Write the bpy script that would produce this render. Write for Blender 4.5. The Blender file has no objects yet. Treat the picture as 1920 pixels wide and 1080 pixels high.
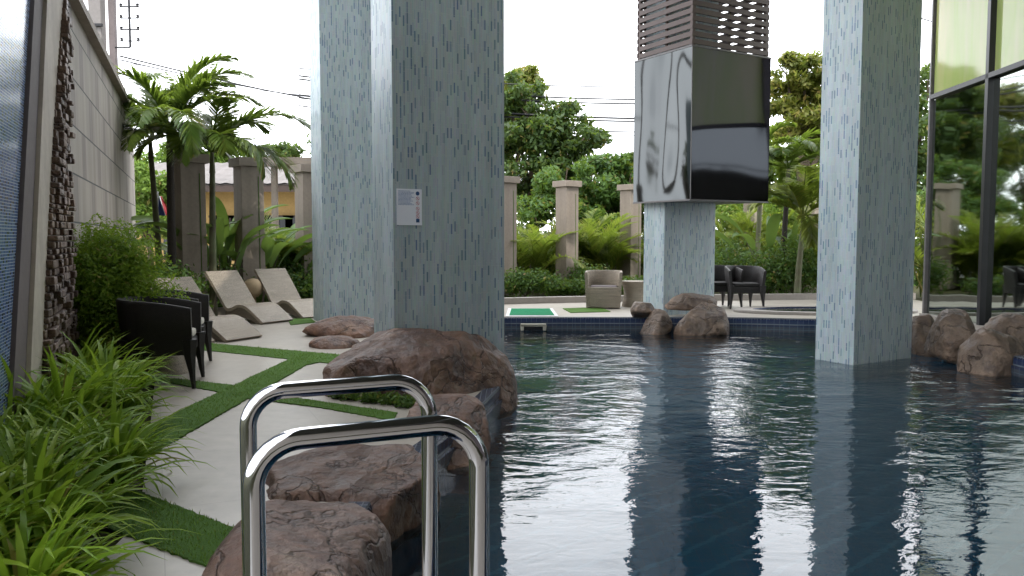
import bpy, bmesh, math, random
from math import sin, cos, pi, radians as R, sqrt, atan2, tan
from mathutils import Vector as V, Matrix, noise
from mathutils.geometry import tessellate_polygon
random.seed(7)
S = bpy.context.scene
col = S.collection
# ------------------------------------------------------------------ camera
CAMZ = 1.52; F = 1500.0; PITCH = math.atan(95/1500)
cd = bpy.data.cameras.new('camera'); cam = bpy.data.objects.new('camera', cd); col.objects.link(cam)
cam.location = (0, 0, CAMZ); cam.rotation_euler = (pi/2-PITCH, 0, 0)
cd.sensor_width = 36; cd.lens = 36*F/1920; cd.clip_end = 2000; cd.clip_start = .05
S.camera = cam
# ------------------------------------------------------------------ sky, sun, exposure
SUN_EL = 60; SUN_AZ = 152       # azimuth of the sun, degrees from +Y towards +X
w = bpy.data.worlds.new('World'); S.world = w; w.use_nodes = True
nt = w.node_tree; N = nt.nodes; L = nt.links
bg = N['Background']; bg.inputs[1].default_value = .12
sky = N.new('ShaderNodeTexSky'); sky.sky_type = 'NISHITA'; sky.sun_disc = False
sky.sun_elevation = R(SUN_EL); sky.sun_rotation = R(SUN_AZ); sky.dust_density = 2.5; sky.air_density = 1.0
tc = N.new('ShaderNodeTexCoord')
mp = N.new('ShaderNodeMapping'); mp.inputs['Scale'].default_value = (1, 1, 2.6); L.new(tc.outputs['Generated'], mp.inputs[0])
no = N.new('ShaderNodeTexNoise'); no.inputs['Scale'].default_value = 2.3; no.inputs['Detail'].default_value = 7; no.inputs['Roughness'].default_value = .55
L.new(mp.outputs[0], no.inputs['Vector'])
cr = N.new('ShaderNodeValToRGB'); cr.color_ramp.elements[0].position = .28; cr.color_ramp.elements[1].position = .48
L.new(no.outputs[0], cr.inputs[0])
mx = N.new('ShaderNodeMix'); mx.data_type = 'RGBA'
L.new(cr.outputs[0], mx.inputs[0]); L.new(sky.outputs[0], mx.inputs[6]); mx.inputs[7].default_value = (29, 29.8, 31.2, 1)
L.new(mx.outputs[2], bg.inputs[0])
sl = bpy.data.lights.new('sun', 'SUN'); sl.energy = 2.6; sl.angle = R(.5); sl.color = (1, .95, .86)
so = bpy.data.objects.new('sun', sl); col.objects.link(so)
sd = V((sin(R(SUN_AZ))*cos(R(SUN_EL)), cos(R(SUN_AZ))*cos(R(SUN_EL)), sin(R(SUN_EL))))
so.rotation_euler = sd.to_track_quat('Z', 'Y').to_euler()
S.view_settings.view_transform = 'Standard'; S.view_settings.look = 'None'
S.view_settings.exposure = .27; S.view_settings.gamma = 1
S.cycles.max_bounces = 8; S.cycles.transparent_max_bounces = 12

# ------------------------------------------------------------------ photograph point -> place
def ray(px, py):
    rx = (px-960)/F; ry = -(py-540)/F
    return V((rx, cos(PITCH)+ry*sin(PITCH), -sin(PITCH)+ry*cos(PITCH)))
def G(px, py, z=0.):
    d = ray(px, py); t = (z-CAMZ)/d.z; return V((0, 0, CAMZ))+d*t
def P(px, py, y):
    d = ray(px, py); return V((0, 0, CAMZ))+d*(y/d.y)

# ------------------------------------------------------------------ materials
def lin(c): return tuple(((x/255)/12.92 if x/255 <= .04045 else ((x/255+.055)/1.055)**2.4) for x in c)+(1,)
class NM:
    def __init__(s, name):
        s.m = bpy.data.materials.new(name); s.m.use_nodes = True; s.t = s.m.node_tree
        s.b = s.t.nodes['Principled BSDF']; s.out = s.t.nodes['Material Output']
    def n(s, typ, **kw):
        nd = s.t.nodes.new('ShaderNode'+typ)
        for k, v in kw.items():
            if k.startswith('i_'): nd.inputs[k[2:].replace('_', ' ')].default_value = v
            else: setattr(nd, k, v)
        return nd
    def l(s, a, b): s.t.links.new(a, b)
    def math(s, op, a, b=None, c=None):
        nd = s.n('Math', operation=op)
        for i, v in enumerate((a, b, c)):
            if v is None: continue
            if isinstance(v, (int, float)): nd.inputs[i].default_value = v
            else: s.l(v, nd.inputs[i])
        return nd.outputs[0]
    def mix(s, f, a, b, mode='MIX'):
        nd = s.n('Mix', data_type='RGBA', blend_type=mode)
        for i, v in ((0, f), (6, a), (7, b)):
            if isinstance(v, (int, float)): nd.inputs[i].default_value = v
            elif isinstance(v, tuple): nd.inputs[i].default_value = v if len(v) == 4 else v+(1,)
            else: s.l(v, nd.inputs[i])
        return nd.outputs[2]
    def ramp(s, f, stops, const=False):
        nd = s.n('ValToRGB'); e = nd.color_ramp.elements
        if const: nd.color_ramp.interpolation = 'CONSTANT'
        while len(e) < len(stops): e.new(.5)
        for x, (p, c) in zip(e, stops): x.position = p; x.color = c if len(c) == 4 else tuple(c)+(1,)
        s.l(f, nd.inputs[0]); return nd.outputs[0]
    def noise(s, scale, detail=4, vec=None, rough=.55, dist=0):
        nd = s.n('TexNoise'); nd.inputs['Scale'].default_value = scale; nd.inputs['Detail'].default_value = detail
        nd.inputs['Roughness'].default_value = rough; nd.inputs['Distortion'].default_value = dist
        s.l(vec if vec is not None else s.obj(), nd.inputs['Vector']); return nd.outputs[0]
    def obj(s):
        if not hasattr(s, 'tc'): s.tc = s.n('TexCoord')
        return s.tc.outputs['Object']
    def uv(s):
        if not hasattr(s, 'tc'): s.tc = s.n('TexCoord')
        return s.tc.outputs['UV']
    def mapv(s, vec, scale=(1, 1, 1), rot=(0, 0, 0)):
        nd = s.n('Mapping'); nd.inputs['Scale'].default_value = scale; nd.inputs['Rotation'].default_value = rot
        s.l(vec, nd.inputs[0]); return nd.outputs[0]
    def bump(s, h, strength=.3, dist=.01):
        nd = s.n('Bump'); nd.inputs['Strength'].default_value = strength; nd.inputs['Distance'].default_value = dist
        s.l(h, nd.inputs['Height']); s.l(nd.outputs[0], s.b.inputs['Normal']); return nd
    def set(s, color=None, rough=None, metal=None, spec=None):
        if color is not None:
            if isinstance(color, tuple): s.b.inputs['Base Color'].default_value = color if len(color) == 4 else color+(1,)
            else: s.l(color, s.b.inputs['Base Color'])
        if rough is not None:
            if isinstance(rough, (int, float)): s.b.inputs['Roughness'].default_value = rough
            else: s.l(rough, s.b.inputs['Roughness'])
        if metal is not None: s.b.inputs['Metallic'].default_value = metal
        if spec is not None: s.b.inputs['Specular IOR Level'].default_value = spec
        return s
def simple(name, a, b=None, rough=.6, scale=6, bump=.2, bd=.005, metal=0, spec=None):
    s = NM(name); b = b or tuple(x*.75 for x in a)
    f = s.noise(scale, 6)
    s.set(s.mix(s.ramp(f, [(.3, (0, 0, 0)), (.7, (1, 1, 1))]), a, b), rough, metal, spec)
    if bump: s.bump(s.noise(scale*7, 4), bump, bd)
    return s.m
def leafmat(name, a, b, c, trans=.35, rough=.45):
    s = NM(name); g = s.n('NewGeometry')
    r = g.outputs['Random Per Island']
    cl = s.ramp(r, [(0, a), (.55, b), (.95, c), (.965, (.22, .15, .05))])
    n1 = s.noise(1.1, 3)
    cl = s.mix(s.ramp(n1, [(.35, (0, 0, 0)), (.65, (1, 1, 1))]), cl, s.mix(.55, cl, c))
    s.set(cl, rough, spec=.25)
    tr = s.n('BsdfTranslucent'); s.l(s.mix(.5, cl, (.35, .5, .05)), tr.inputs[0])
    ms = s.n('MixShader'); ms.inputs[0].default_value = trans
    s.l(s.b.outputs[0], ms.inputs[1]); s.l(tr.outputs[0], ms.inputs[2]); s.l(ms.outputs[0], s.out.inputs[0])
    return s.m
def tilemat(name, tw, th, base, base2, dark, darkfrac, grout, rough=.22, stagger=True, dark2=None, gw=.07):
    s = NM(name); sp = s.n('SeparateXYZ'); s.l(s.uv(), sp.inputs[0])
    u = s.math('DIVIDE', sp.outputs[0], tw); ui = s.math('FLOOR', u); uf = s.math('FRACT', u)
    v = s.math('DIVIDE', sp.outputs[1], th)
    if stagger:
        wn = s.n('TexWhiteNoise', noise_dimensions='1D'); s.l(ui, wn.inputs['W'])
        v = s.math('ADD', v, s.math('MULTIPLY', s.math('FLOOR', s.math('MULTIPLY', wn.outputs[0], 4)), .25))
    vi = s.math('FLOOR', v); vf = s.math('FRACT', v)
    cb = s.n('CombineXYZ'); s.l(ui, cb.inputs[0]); s.l(vi, cb.inputs[1])
    w2 = s.n('TexWhiteNoise', noise_dimensions='3D'); s.l(cb.outputs[0], w2.inputs['Vector'])
    val = w2.outputs[0]
    if stagger: val = s.math('MAXIMUM', val, s.math('MULTIPLY', s.math('ABSOLUTE', s.math('MODULO', ui, 2)), darkfrac+.02+0))
    dark2 = dark2 or dark
    cl = s.ramp(val, [(0, dark), (darkfrac*.6, dark2), (darkfrac, base), (.6, base2), (.8, base)], const=True)
    cl = s.mix(.12, cl, w2.outputs[1], 'SOFT_LIGHT')
    # grout mask
    du = s.math('MINIMUM', uf, s.math('SUBTRACT', 1, uf)); dv = s.math('MINIMUM', vf, s.math('SUBTRACT', 1, vf))
    mu = s.math('LESS_THAN', du, gw); mv = s.math('LESS_THAN', dv, gw*tw/th)
    mk = s.math('MAXIMUM', mu, mv)
    nz = s.noise(1.3, 5)
    cl = s.mix(mk, cl, grout)
    cl = s.mix(.12, cl, s.ramp(nz, [(.3, (.3, .3, .3)), (.7, (.7, .7, .7))]), 'OVERLAY')
    if stagger:     # seams between the mosaic sheets, lime stains running down
        su = s.math('FRACT', s.math('DIVIDE', sp.outputs[0], .3)); sv = s.math('FRACT', s.math('DIVIDE', sp.outputs[1], .3))
        seam = s.math('MAXIMUM', s.math('LESS_THAN', su, .012), s.math('LESS_THAN', sv, .014))
        cl = s.mix(s.math('MULTIPLY', seam, .5), cl, grout)
        st = s.noise(3.0, 6, s.mapv(s.obj(), (2.2, 2.2, .16)))
        cl = s.mix(.30, cl, s.ramp(st, [(.32, (.30, .31, .29)), (.66, (.66, .66, .65))]), 'OVERLAY')
    s.set(cl, s.math('ADD', rough, s.math('MULTIPLY', mk, .4)), spec=.4)
    # every tile sits at a slightly different tilt
    tl = s.math('MULTIPLY', s.math('SUBTRACT', w2.outputs[0], .5), s.math('SUBTRACT', uf, .5))
    hgt = s.math('ADD', s.math('MULTIPLY', mk, -1), s.math('MULTIPLY', tl, .8))
    s.bump(hgt, .35, .002)
    return s.m
MT = {}
MT['col_tile'] = tilemat('glass_mosaic', .021, .115, lin((164, 178, 183)), lin((155, 171, 179)), lin((106, 125, 146)), .28, lin((182, 190, 188)), .32, True, lin((126, 143, 158)), .07)
MT['blue_tile'] = tilemat('blue_mosaic', .05, .022, lin((88, 114, 162)), lin((104, 132, 172)), lin((62, 84, 130)), .25, lin((150, 165, 185)), .14, False, None, .05)
def concrete(name, a, b, rough=.75, sc=1.2, streak=False):
    s = NM(name)
    f = s.noise(sc, 7, rough=.6); f2 = s.noise(sc*14, 5)
    c = s.mix(s.ramp(f, [(.3, (0, 0, 0)), (.7, (1, 1, 1))]), a, b)
    c = s.mix(.25, c, s.ramp(f2, [(.3, (.35, .35, .35)), (.7, (.65, .65, .65))]), 'OVERLAY')
    if streak:
        f3 = s.noise(2.2, 5, s.mapv(s.obj(), (2, 2, .12)))
        c = s.mix(.5, c, s.ramp(f3, [(.3, (.38, .36, .34)), (.65, (.6, .6, .6))]), 'OVERLAY')
    s.set(c, rough); s.bump(s.noise(60, 5), .25, .003); return s.m
MT['pillar'] = concrete('painted_render', (.26, .215, .175), (.21, .175, .145), streak=True)
MT['pale_render'] = concrete('pale_render', (.55, .49, .42), (.46, .41, .36), streak=True)
MT['dark_render'] = concrete('dark_render', (.16, .13, .13), (.12, .10, .10))
MT['soffit'] = concrete('soffit_paint', (.16, .16, .16), (.13, .13, .13))
MT['street'] = concrete('street_concrete', (.50, .49, .46), (.40, .39, .37))
MT['kerb'] = concrete('kerb_concrete', (.30, .27, .24), (.24, .22, .2))
def wallmat():
    s = NM('wall_panel_render'); sp = s.n('SeparateXYZ'); s.l(s.uv(), sp.inputs[0])
    v = s.math('DIVIDE', s.math('ADD', sp.outputs[1], .40), .52); vi = s.math('FLOOR', v); vf = s.math('FRACT', v)
    off = s.math('MULTIPLY', s.math('MODULO', vi, 2), .5)
    u = s.math('ADD', s.math('DIVIDE', sp.outputs[0], 1.6), off); uf = s.math('FRACT', u); ui = s.math('FLOOR', u)
    band = s.math('LESS_THAN', uf, .22)
    dv = s.math('LESS_THAN', s.math('MINIMUM', vf, s.math('SUBTRACT', 1, vf)), .018)
    f = s.noise(.9, 6); f3 = s.noise(2.5, 5, s.mapv(s.obj(), (1.5, 1.5, .15)))
    c = s.mix(f, (.40, .355, .31), (.33, .295, .26))
    c = s.mix(s.math('MULTIPLY', band, .75), c, (.235, .205, .19))
    c = s.mix(.55, c, s.ramp(f3, [(.3, (.36, .35, .34)), (.65, (.62, .62, .62))]), 'OVERLAY')
    c = s.mix(dv, c, (.07, .075, .075))
    s.set(c, .8); s.bump(s.math('ADD', s.math('MULTIPLY', dv, -3), s.noise(50, 4)), .4, .004); return s.m
MT['wall'] = wallmat()
def deckmat():
    s = NM('polished_deck')
    f = s.noise(.55, 7, rough=.6); f2 = s.noise(9, 6); f3 = s.noise(.9, 6, s.mapv(s.obj(), (1, 3, 1), (0, 0, .7)))
    c = s.mix(s.ramp(f, [(.32, (0, 0, 0)), (.68, (1, 1, 1))]), (.41, .37, .315), (.32, .29, .25))
    c = s.mix(.35, c, s.ramp(f2, [(.3, (.38, .38, .38)), (.7, (.6, .6, .6))]), 'OVERLAY')
    c = s.mix(s.ramp(f3, [(.55, (0, 0, 0)), (.68, (.4, .4, .4))]), c, (.29, .265, .23))
    wn = s.mapv(s.obj(), (1, 1, 1), (0, 0, R(-24))); s3 = s.n('SeparateXYZ'); s.l(wn, s3.inputs[0])
    sm = s.math('MAXIMUM', s.math('LESS_THAN', s.math('FRACT', s.math('DIVIDE', s3.outputs[0], 1.2)), .004), s.math('LESS_THAN', s.math('FRACT', s.math('DIVIDE', s3.outputs[1], 1.2)), .004))
    c = s.mix(s.math('MULTIPLY', sm, .45), c, (.16, .145, .12))
    spk = s.ramp(s.noise(26, 5, rough=.7), [(.62, (0, 0, 0)), (.72, (.6, .6, .6))])
    c = s.mix(spk, c, (.24, .21, .17))
    s.set(c, s.ramp(f, [(.3, (.25, .25, .25)), (.7, (.5, .5, .5))])); s.bump(s.noise(35, 5), .15, .002); return s.m
MT['deck'] = deckmat()
def turfmat(name, a, b):
    s = NM(name); f = s.noise(2, 5); f2 = s.noise(160, 3)
    c = s.mix(f, a, b); c = s.mix(.7, c, s.ramp(f2, [(.3, (.25, .25, .25)), (.7, (.75, .75, .75))]), 'OVERLAY')
    s.set(c, .85, spec=.15); s.bump(f2, 1, .012); return s.m
MT['turf'] = turfmat('artificial_turf', (.085, .17, .03), (.06, .13, .024))
MT['mat_green'] = turfmat('green_rubber', (.008, .20, .085), (.006, .16, .065))
MT['lawn'] = turfmat('garden_soil', (.05, .06, .02), (.045, .035, .02))
def rockmat(name, a, b, c):
    s = NM(name)
    f = s.noise(1.6, 8, rough=.62, dist=.5); f2 = s.noise(7, 8, rough=.65); vo = s.n('TexVoronoi', feature='DISTANCE_TO_EDGE')
    vo.inputs['Scale'].default_value = 1.0
    wv = s.n('VectorMath', operation='ADD'); s.l(s.obj(), wv.inputs[0])
    nn = s.n('TexNoise'); nn.inputs['Scale'].default_value = 1.8; nn.inputs['Detail'].default_value = 5; s.l(s.obj(), nn.inputs['Vector'])
    s.l(nn.outputs[1], wv.inputs[1]); s.l(wv.outputs[0], vo.inputs['Vector'])
    msk = s.ramp(s.noise(1.1, 3), [(.48, (1, 1, 1)), (.56, (0, 0, 0))])
    iso = s.noise(.9, 6, rough=.55, dist=.35); crk = s.ramp(s.math('ABSOLUTE', s.math('SUBTRACT', iso, .5)), [(0, (.3, .3, .3)), (.006, (.8, .8, .8)), (.012, (1, 1, 1))])
    fv = s.n('TexVoronoi', feature='F1'); fv.inputs['Scale'].default_value = 2.1; s.l(wv.outputs[0], fv.inputs['Vector'])
    crack = s.mix(1, s.ramp(vo.outputs[0], [(0, (.25, .25, .25)), (.010, (1, 1, 1))]), msk, 'LIGHTEN'); crack = s.mix(1, crack, crk, 'MULTIPLY')
    cl = s.ramp(f, [(.3, a), (.5, b), (.68, c)])
    cl = s.mix(.75, cl, s.ramp(f2, [(.3, (.25, .25, .25)), (.7, (.72, .72, .72))]), 'OVERLAY')
    cl = s.mix(s.ramp(s.noise(3.3, 8, rough=.7), [(.58, (0, 0, 0)), (.7, (.5, .5, .5))]), cl, (.26, .24, .20))
    cl = s.mix(crack, (.03, .02, .017), cl)
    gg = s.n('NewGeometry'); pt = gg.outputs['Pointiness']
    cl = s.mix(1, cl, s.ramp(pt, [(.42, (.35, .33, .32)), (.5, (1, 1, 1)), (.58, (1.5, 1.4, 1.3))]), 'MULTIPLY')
    blot = s.ramp(s.noise(2.6, 7, rough=.7), [(.50, (0, 0, 0)), (.62, (.7, .7, .7))])
    cl = s.mix(blot, cl, (a[0]*.8, a[1]*.8, a[2]*.9))
    s.set(cl, s.ramp(f2, [(.3, (.4, .4, .4)), (.7, (.75, .75, .75))]))
    h = s.math('ADD', s.math('MULTIPLY', f2, .7), s.math('MULTIPLY', crack, .6))
    h = s.math('ADD', h, s.math('MULTIPLY', s.noise(40, 5), .2))
    h = s.math('ADD', h, s.math('MULTIPLY', fv.outputs[0], 2.6))
    s.bump(h, .9, .045); return s.m
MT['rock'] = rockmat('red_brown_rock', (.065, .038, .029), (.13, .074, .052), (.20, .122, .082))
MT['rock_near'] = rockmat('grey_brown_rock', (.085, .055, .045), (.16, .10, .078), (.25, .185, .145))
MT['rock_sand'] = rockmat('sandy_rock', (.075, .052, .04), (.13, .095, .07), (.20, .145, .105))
def wickermat(name, a, b, sc=90):
    s = NM(name); wv = s.n('TexWave', wave_type='BANDS', bands_direction='Z'); wv.inputs['Scale'].default_value = sc/6; wv.inputs['Distortion'].default_value = 2; wv.inputs['Detail'].default_value = 2
    s.l(s.uv(), wv.inputs['Vector'])
    ch = s.n('TexBrick'); ch.inputs['Scale'].default_value = sc/3; ch.inputs['Mortar Size'].default_value = .06
    ch.inputs['Color1'].default_value = (1, 1, 1, 1); ch.inputs['Color2'].default_value = (.7, .7, .7, 1); ch.inputs['Mortar'].default_value = (.1, .1, .1, 1)
    s.l(s.uv(), ch.inputs['Vector'])
    f = s.noise(3.2, 5, s.mapv(s.obj(), (9, .8, 9)))
    c = s.mix(s.ramp(f, [(.35, (0, 0, 0)), (.65, (1, 1, 1))]), a, b); c = s.mix(1, c, ch.outputs[0], 'MULTIPLY')
    s.set(c, .5); s.bump(ch.outputs[0], .7, .004); return s.m
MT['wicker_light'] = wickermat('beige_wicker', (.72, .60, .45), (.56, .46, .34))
MT['wicker_side'] = wickermat('shaded_wicker', (.30, .24, .165), (.24, .19, .13))  # lounger wicker again, with the shade of its sides put into the brown
MT['wicker_dark'] = wickermat('dark_wicker', (.035, .026, .024), (.022, .017, .016))
MT['cushion'] = simple('cushion_cloth', (.6, .57, .5), rough=.9, scale=20)
MT['chrome'] = NM('polished_steel_tube').set((.48, .49, .52), .06, 1).m
def steelmat(name, c, sc, st, rough):
    s = NM(name).set(c, rough, 1)
    s.bump(s.noise(sc, 0, s.mapv(s.obj(), (1, 1, .35)), dist=.3), st, .12); return s.m
MT['steel_wavy'] = steelmat('wavy_mirror_steel', (.075, .08, .081), 1.0, 1.3, .08)
MT['steel_dark'] = steelmat('dark_mirror_steel', (.095, .095, .115), .7, .4, .05)
MT['louvre'] = simple('brown_aluminium', (.09, .055, .045), rough=.5, scale=4, bump=.1)
MT['frame'] = simple('black_frame', (.02, .02, .024), rough=.35, bump=0)
MT['frame_grey'] = simple('grey_frame', (.16, .15, .15), rough=.4, bump=0)
def glassmat(name, tint, ior=1.5, boost=1.0, rough=0, base=0.):
    s = NM(name); t = s.t
    fr = s.n('Fresnel'); fr.inputs[0].default_value = ior
    gl = s.n('BsdfGlossy'); gl.inputs['Roughness'].default_value = rough; gl.inputs[0].default_value = (.85, .93, .86, 1)
    bp = s.n('Bump'); bp.inputs['Strength'].default_value = .25; bp.inputs['Distance'].default_value = .02; s.l(s.noise(.9, 1), bp.inputs['Height']); s.l(bp.outputs[0], gl.inputs['Normal'])
    tr = s.n('BsdfTransparent'); tr.inputs[0].default_value = tint+(1,)
    ms = s.n('MixShader'); s.l(s.math('MINIMUM', s.math('ADD', s.math('MULTIPLY', fr.outputs[0], boost), base), 1.), ms.inputs[0])
    s.l(tr.outputs[0], ms.inputs[1]); s.l(gl.outputs[0], ms.inputs[2]); s.l(ms.outputs[0], s.out.inputs[0])
    return s.m
MT['glass'] = glassmat('tinted_glass', (.16, .2, .18), 1.55, 2.2, .035, .22)
def upper_glass():
    s = NM('yellow_green_glass'); f = s.noise(.7, 3, s.mapv(s.obj(), (1, 2, .35)))
    c = s.ramp(f, [(.3, (.88, .86, .50)), (.5, (.72, .84, .34)), (.7, (.92, .88, .62))])  # yellow and green tones laid into the pane colour by noise
    s.b.inputs['IOR'].default_value = 1.9; s.set(c, .06); tr = s.n('BsdfTranslucent'); s.l(c, tr.inputs[0])
    ms = s.n('MixShader'); ms.inputs[0].default_value = .45; s.l(s.b.outputs[0], ms.inputs[1]); s.l(tr.outputs[0], ms.inputs[2])
    s.l(ms.outputs[0], s.out.inputs[0]); return s.m
MT['upper_glass'] = upper_glass()
def watermat():
    s = NM('pool_water'); o = s.obj()
    sp = s.n('SeparateXYZ'); s.l(o, sp.inputs[0])
    far = s.n('MapRange'); far.inputs[1].default_value = 3.5; far.inputs[2].default_value = 11; far.inputs[3].default_value = .10; far.inputs[4].default_value = 1.6
    s.l(sp.outputs[1], far.inputs[0])
    h1 = s.noise(1.5, 3, s.mapv(o, (.8, 1.2, 1), (0, 0, .35)), dist=.6)
    h2 = s.noise(6.5, 3, s.mapv(o, (.75, 1.25, 1), (0, 0, -.25)), dist=.8)
    h3 = s.noise(19, 2, s.mapv(o, (.8, 1.2, 1)))
    patch = s.ramp(s.noise(.45, 2), [(.35, (.35, .35, .35)), (.65, (1, 1, 1))])
    h = s.math('ADD', s.math('MULTIPLY', h1, 1.3), s.math('MULTIPLY', s.math('MULTIPLY', h2, .42), patch))
    h = s.math('ADD', h, s.math('MULTIPLY', s.math('MULTIPLY', h3, .10), patch))
    h = s.math('MULTIPLY', h, far.outputs[0])
    b = s.n('Bump'); b.inputs['Strength'].default_value = 1; b.inputs['Distance'].default_value = .022; s.l(h, b.inputs['Height'])
    fr = s.n('Fresnel'); fr.inputs[0].default_value = 1.45; s.l(b.outputs[0], fr.inputs['Normal'])
    gl = s.n('BsdfGlossy'); gl.inputs['Roughness'].default_value = .0; s.l(b.outputs[0], gl.inputs['Normal']); gl.inputs[0].default_value = (1, 1, 1, 1)
    tr = s.n('BsdfRefraction'); tr.inputs['IOR'].default_value = 1.333; tr.inputs['Roughness'].default_value = 0; s.l(b.outputs[0], tr.inputs['Normal']); tr.inputs[0].default_value = (.46, .62, .70, 1)
    ms = s.n('MixShader'); s.l(fr.outputs[0], ms.inputs[0]); s.l(tr.outputs[0], ms.inputs[1]); s.l(gl.outputs[0], ms.inputs[2])
    s.l(ms.outputs[0], s.out.inputs[0]); return s.m
MT['water'] = watermat()
def poolmat(name, bands):
    s = NM(name); sp = s.n('SeparateXYZ'); s.l(s.uv(), sp.inputs[0])
    u = s.math('DIVIDE', sp.outputs[0], .10); v = s.math('DIVIDE', sp.outputs[1], .10)
    uf = s.math('FRACT', u); vf = s.math('FRACT', v)
    cb = s.n('CombineXYZ'); s.l(s.math('FLOOR', u), cb.inputs[0]); s.l(s.math('FLOOR', v), cb.inputs[1])
    wn = s.n('TexWhiteNoise', noise_dimensions='3D'); s.l(cb.outputs[0], wn.inputs['Vector'])
    mk = s.math('MAXIMUM', s.math('LESS_THAN', uf, .07), s.math('LESS_THAN', vf, .07))
    if bands:
        zr = s.n('MapRange'); zr.inputs[1].default_value = -.5; zr.inputs[2].default_value = 0; s.l(sp.outputs[1], zr.inputs[0])
        c = s.ramp(zr.outputs[0], [(0, (.02, .075, .12)), (.50, (.06, .07, .085)), (.70, (.035, .045, .08)), (.77, (.16, .18, .20)), (.80, (.03, .042, .09)), (.90, (.02, .032, .09)), (.97, (.03, .04, .09))], True)
    else: c = s.ramp(wn.outputs[0], [(0, (.032, .155, .245)), (.5, (.038, .18, .275)), (1, (.055, .205, .31))])
    c = s.mix(s.math('MULTIPLY', wn.outputs[0], .35), c, (.01, .03, .07))
    c = s.mix(s.math('MULTIPLY', mk, .6), c, (.10, .15, .19))
    if not bands:
        q = s.mapv(s.uv(), (1, 1, 1), (0, 0, R(-38))); s2 = s.n('SeparateXYZ'); s.l(q, s2.inputs[0])
        ln = s.math('LESS_THAN', s.math('FRACT', s.math('DIVIDE', s2.outputs[1], .30)), .14)
        c = s.mix(s.math('MULTIPLY', ln, .5), c, (.10, .32, .40))
    s.set(c, .25); return s.m
MT['pool_wall'] = poolmat('pool_edge_tile', True); MT['pool_floor'] = poolmat('pool_floor_tile', False)
MT['coping'] = tilemat('coping_tile', .05, .05, lin((44, 52, 72)), lin((38, 46, 66)), lin((30, 38, 60)), .3, lin((84, 90, 98)), .22, False)
MT['bark'] = simple('bark', (.10, .075, .05), rough=.9, scale=8, bump=.8, bd=.03)
MT['palm_bark'] = simple('palm_stem', (.10, .12, .05), (.07, .055, .035), rough=.7, scale=5, bump=.4, bd=.01)
MT['palm_dark'] = simple('dark_palm_stem', (.035, .028, .022), rough=.9, scale=12, bump=.8, bd=.02)
MT['strap'] = leafmat('strap_leaf', (.07, .18, .010), (.15, .29, .014), (.32, .44, .04), .35, .5)
MT['feather'] = leafmat('feathery_leaf', (.05, .12, .010), (.10, .19, .014), (.19, .29, .025), .4, .7)
MT['palm'] = leafmat('palm_leaf', (.03, .075, .015), (.055, .11, .02), (.13, .17, .03), .35, .4)
MT['areca'] = leafmat('areca_leaf', (.035, .065, .012), (.085, .13, .02), (.24, .26, .045), .38, .5)
MT['mango'] = leafmat('mango_leaf', (.014, .034, .011), (.028, .062, .016), (.06, .10, .025), .3, .5)
MT['mango_gold'] = leafmat('mango_leaf_golden', (.04, .06, .012), (.09, .11, .02), (.20, .18, .035), .35, .5)
MT['bright'] = leafmat('bright_leaf', (.045, .10, .018), (.09, .165, .026), (.18, .27, .05), .38, .5)
MT['banana'] = leafmat('broad_leaf', (.05, .11, .04), (.09, .17, .05), (.17, .25, .09), .3, .35)
MT['ground_leaf'] = leafmat('ground_cover_leaf', (.02, .055, .015), (.04, .09, .02), (.08, .15, .03), .3, .5)
MT['white'] = simple('white_paint', (.75, .76, .78), rough=.4, bump=0)
MT['cream_plastic'] = simple('cream_plastic', (.55, .52, .42), rough=.4, bump=0)
MT['sign'] = simple('sign_sheet', (.78, .82, .92), (.84, .86, .93), rough=.35, scale=3, bump=0)
MT['ink_blue'] = simple('blue_ink', (.10, .22, .50), rough=.5, bump=0)
MT['ink_red'] = simple('pink_ink', (.60, .28, .34), rough=.5, bump=0)
MT['ink_dark'] = simple('dark_blue_ink', (.03, .10, .28), rough=.5, bump=0)
MT['house_wall'] = concrete('yellow_plaster', (.50, .33, .12), (.42, .27, .10))
MT['roof'] = simple('grey_roof_sheet', (.15, .135, .13), (.10, .09, .085), rough=.8, scale=2)
MT['dark_wood'] = simple('dark_wood', (.05, .03, .022), rough=.6)
MT['window_dark'] = NM('dark_window').set((.02, .025, .03), .1).m
MT['cable'] = NM('black_cable').set((.012, .012, .015), .6).m
MT['pole'] = concrete('pole_concrete', (.24, .22, .21), (.18, .165, .16))
MT['red'] = NM('red_cloth').set((.55, .06, .07), .8).m; MT['blue'] = NM('blue_cloth').set((.04, .06, .22), .8).m
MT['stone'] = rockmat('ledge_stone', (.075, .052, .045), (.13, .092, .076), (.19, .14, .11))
MT['pot'] = simple('clay', (.45, .33, .20), rough=.8)

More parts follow.
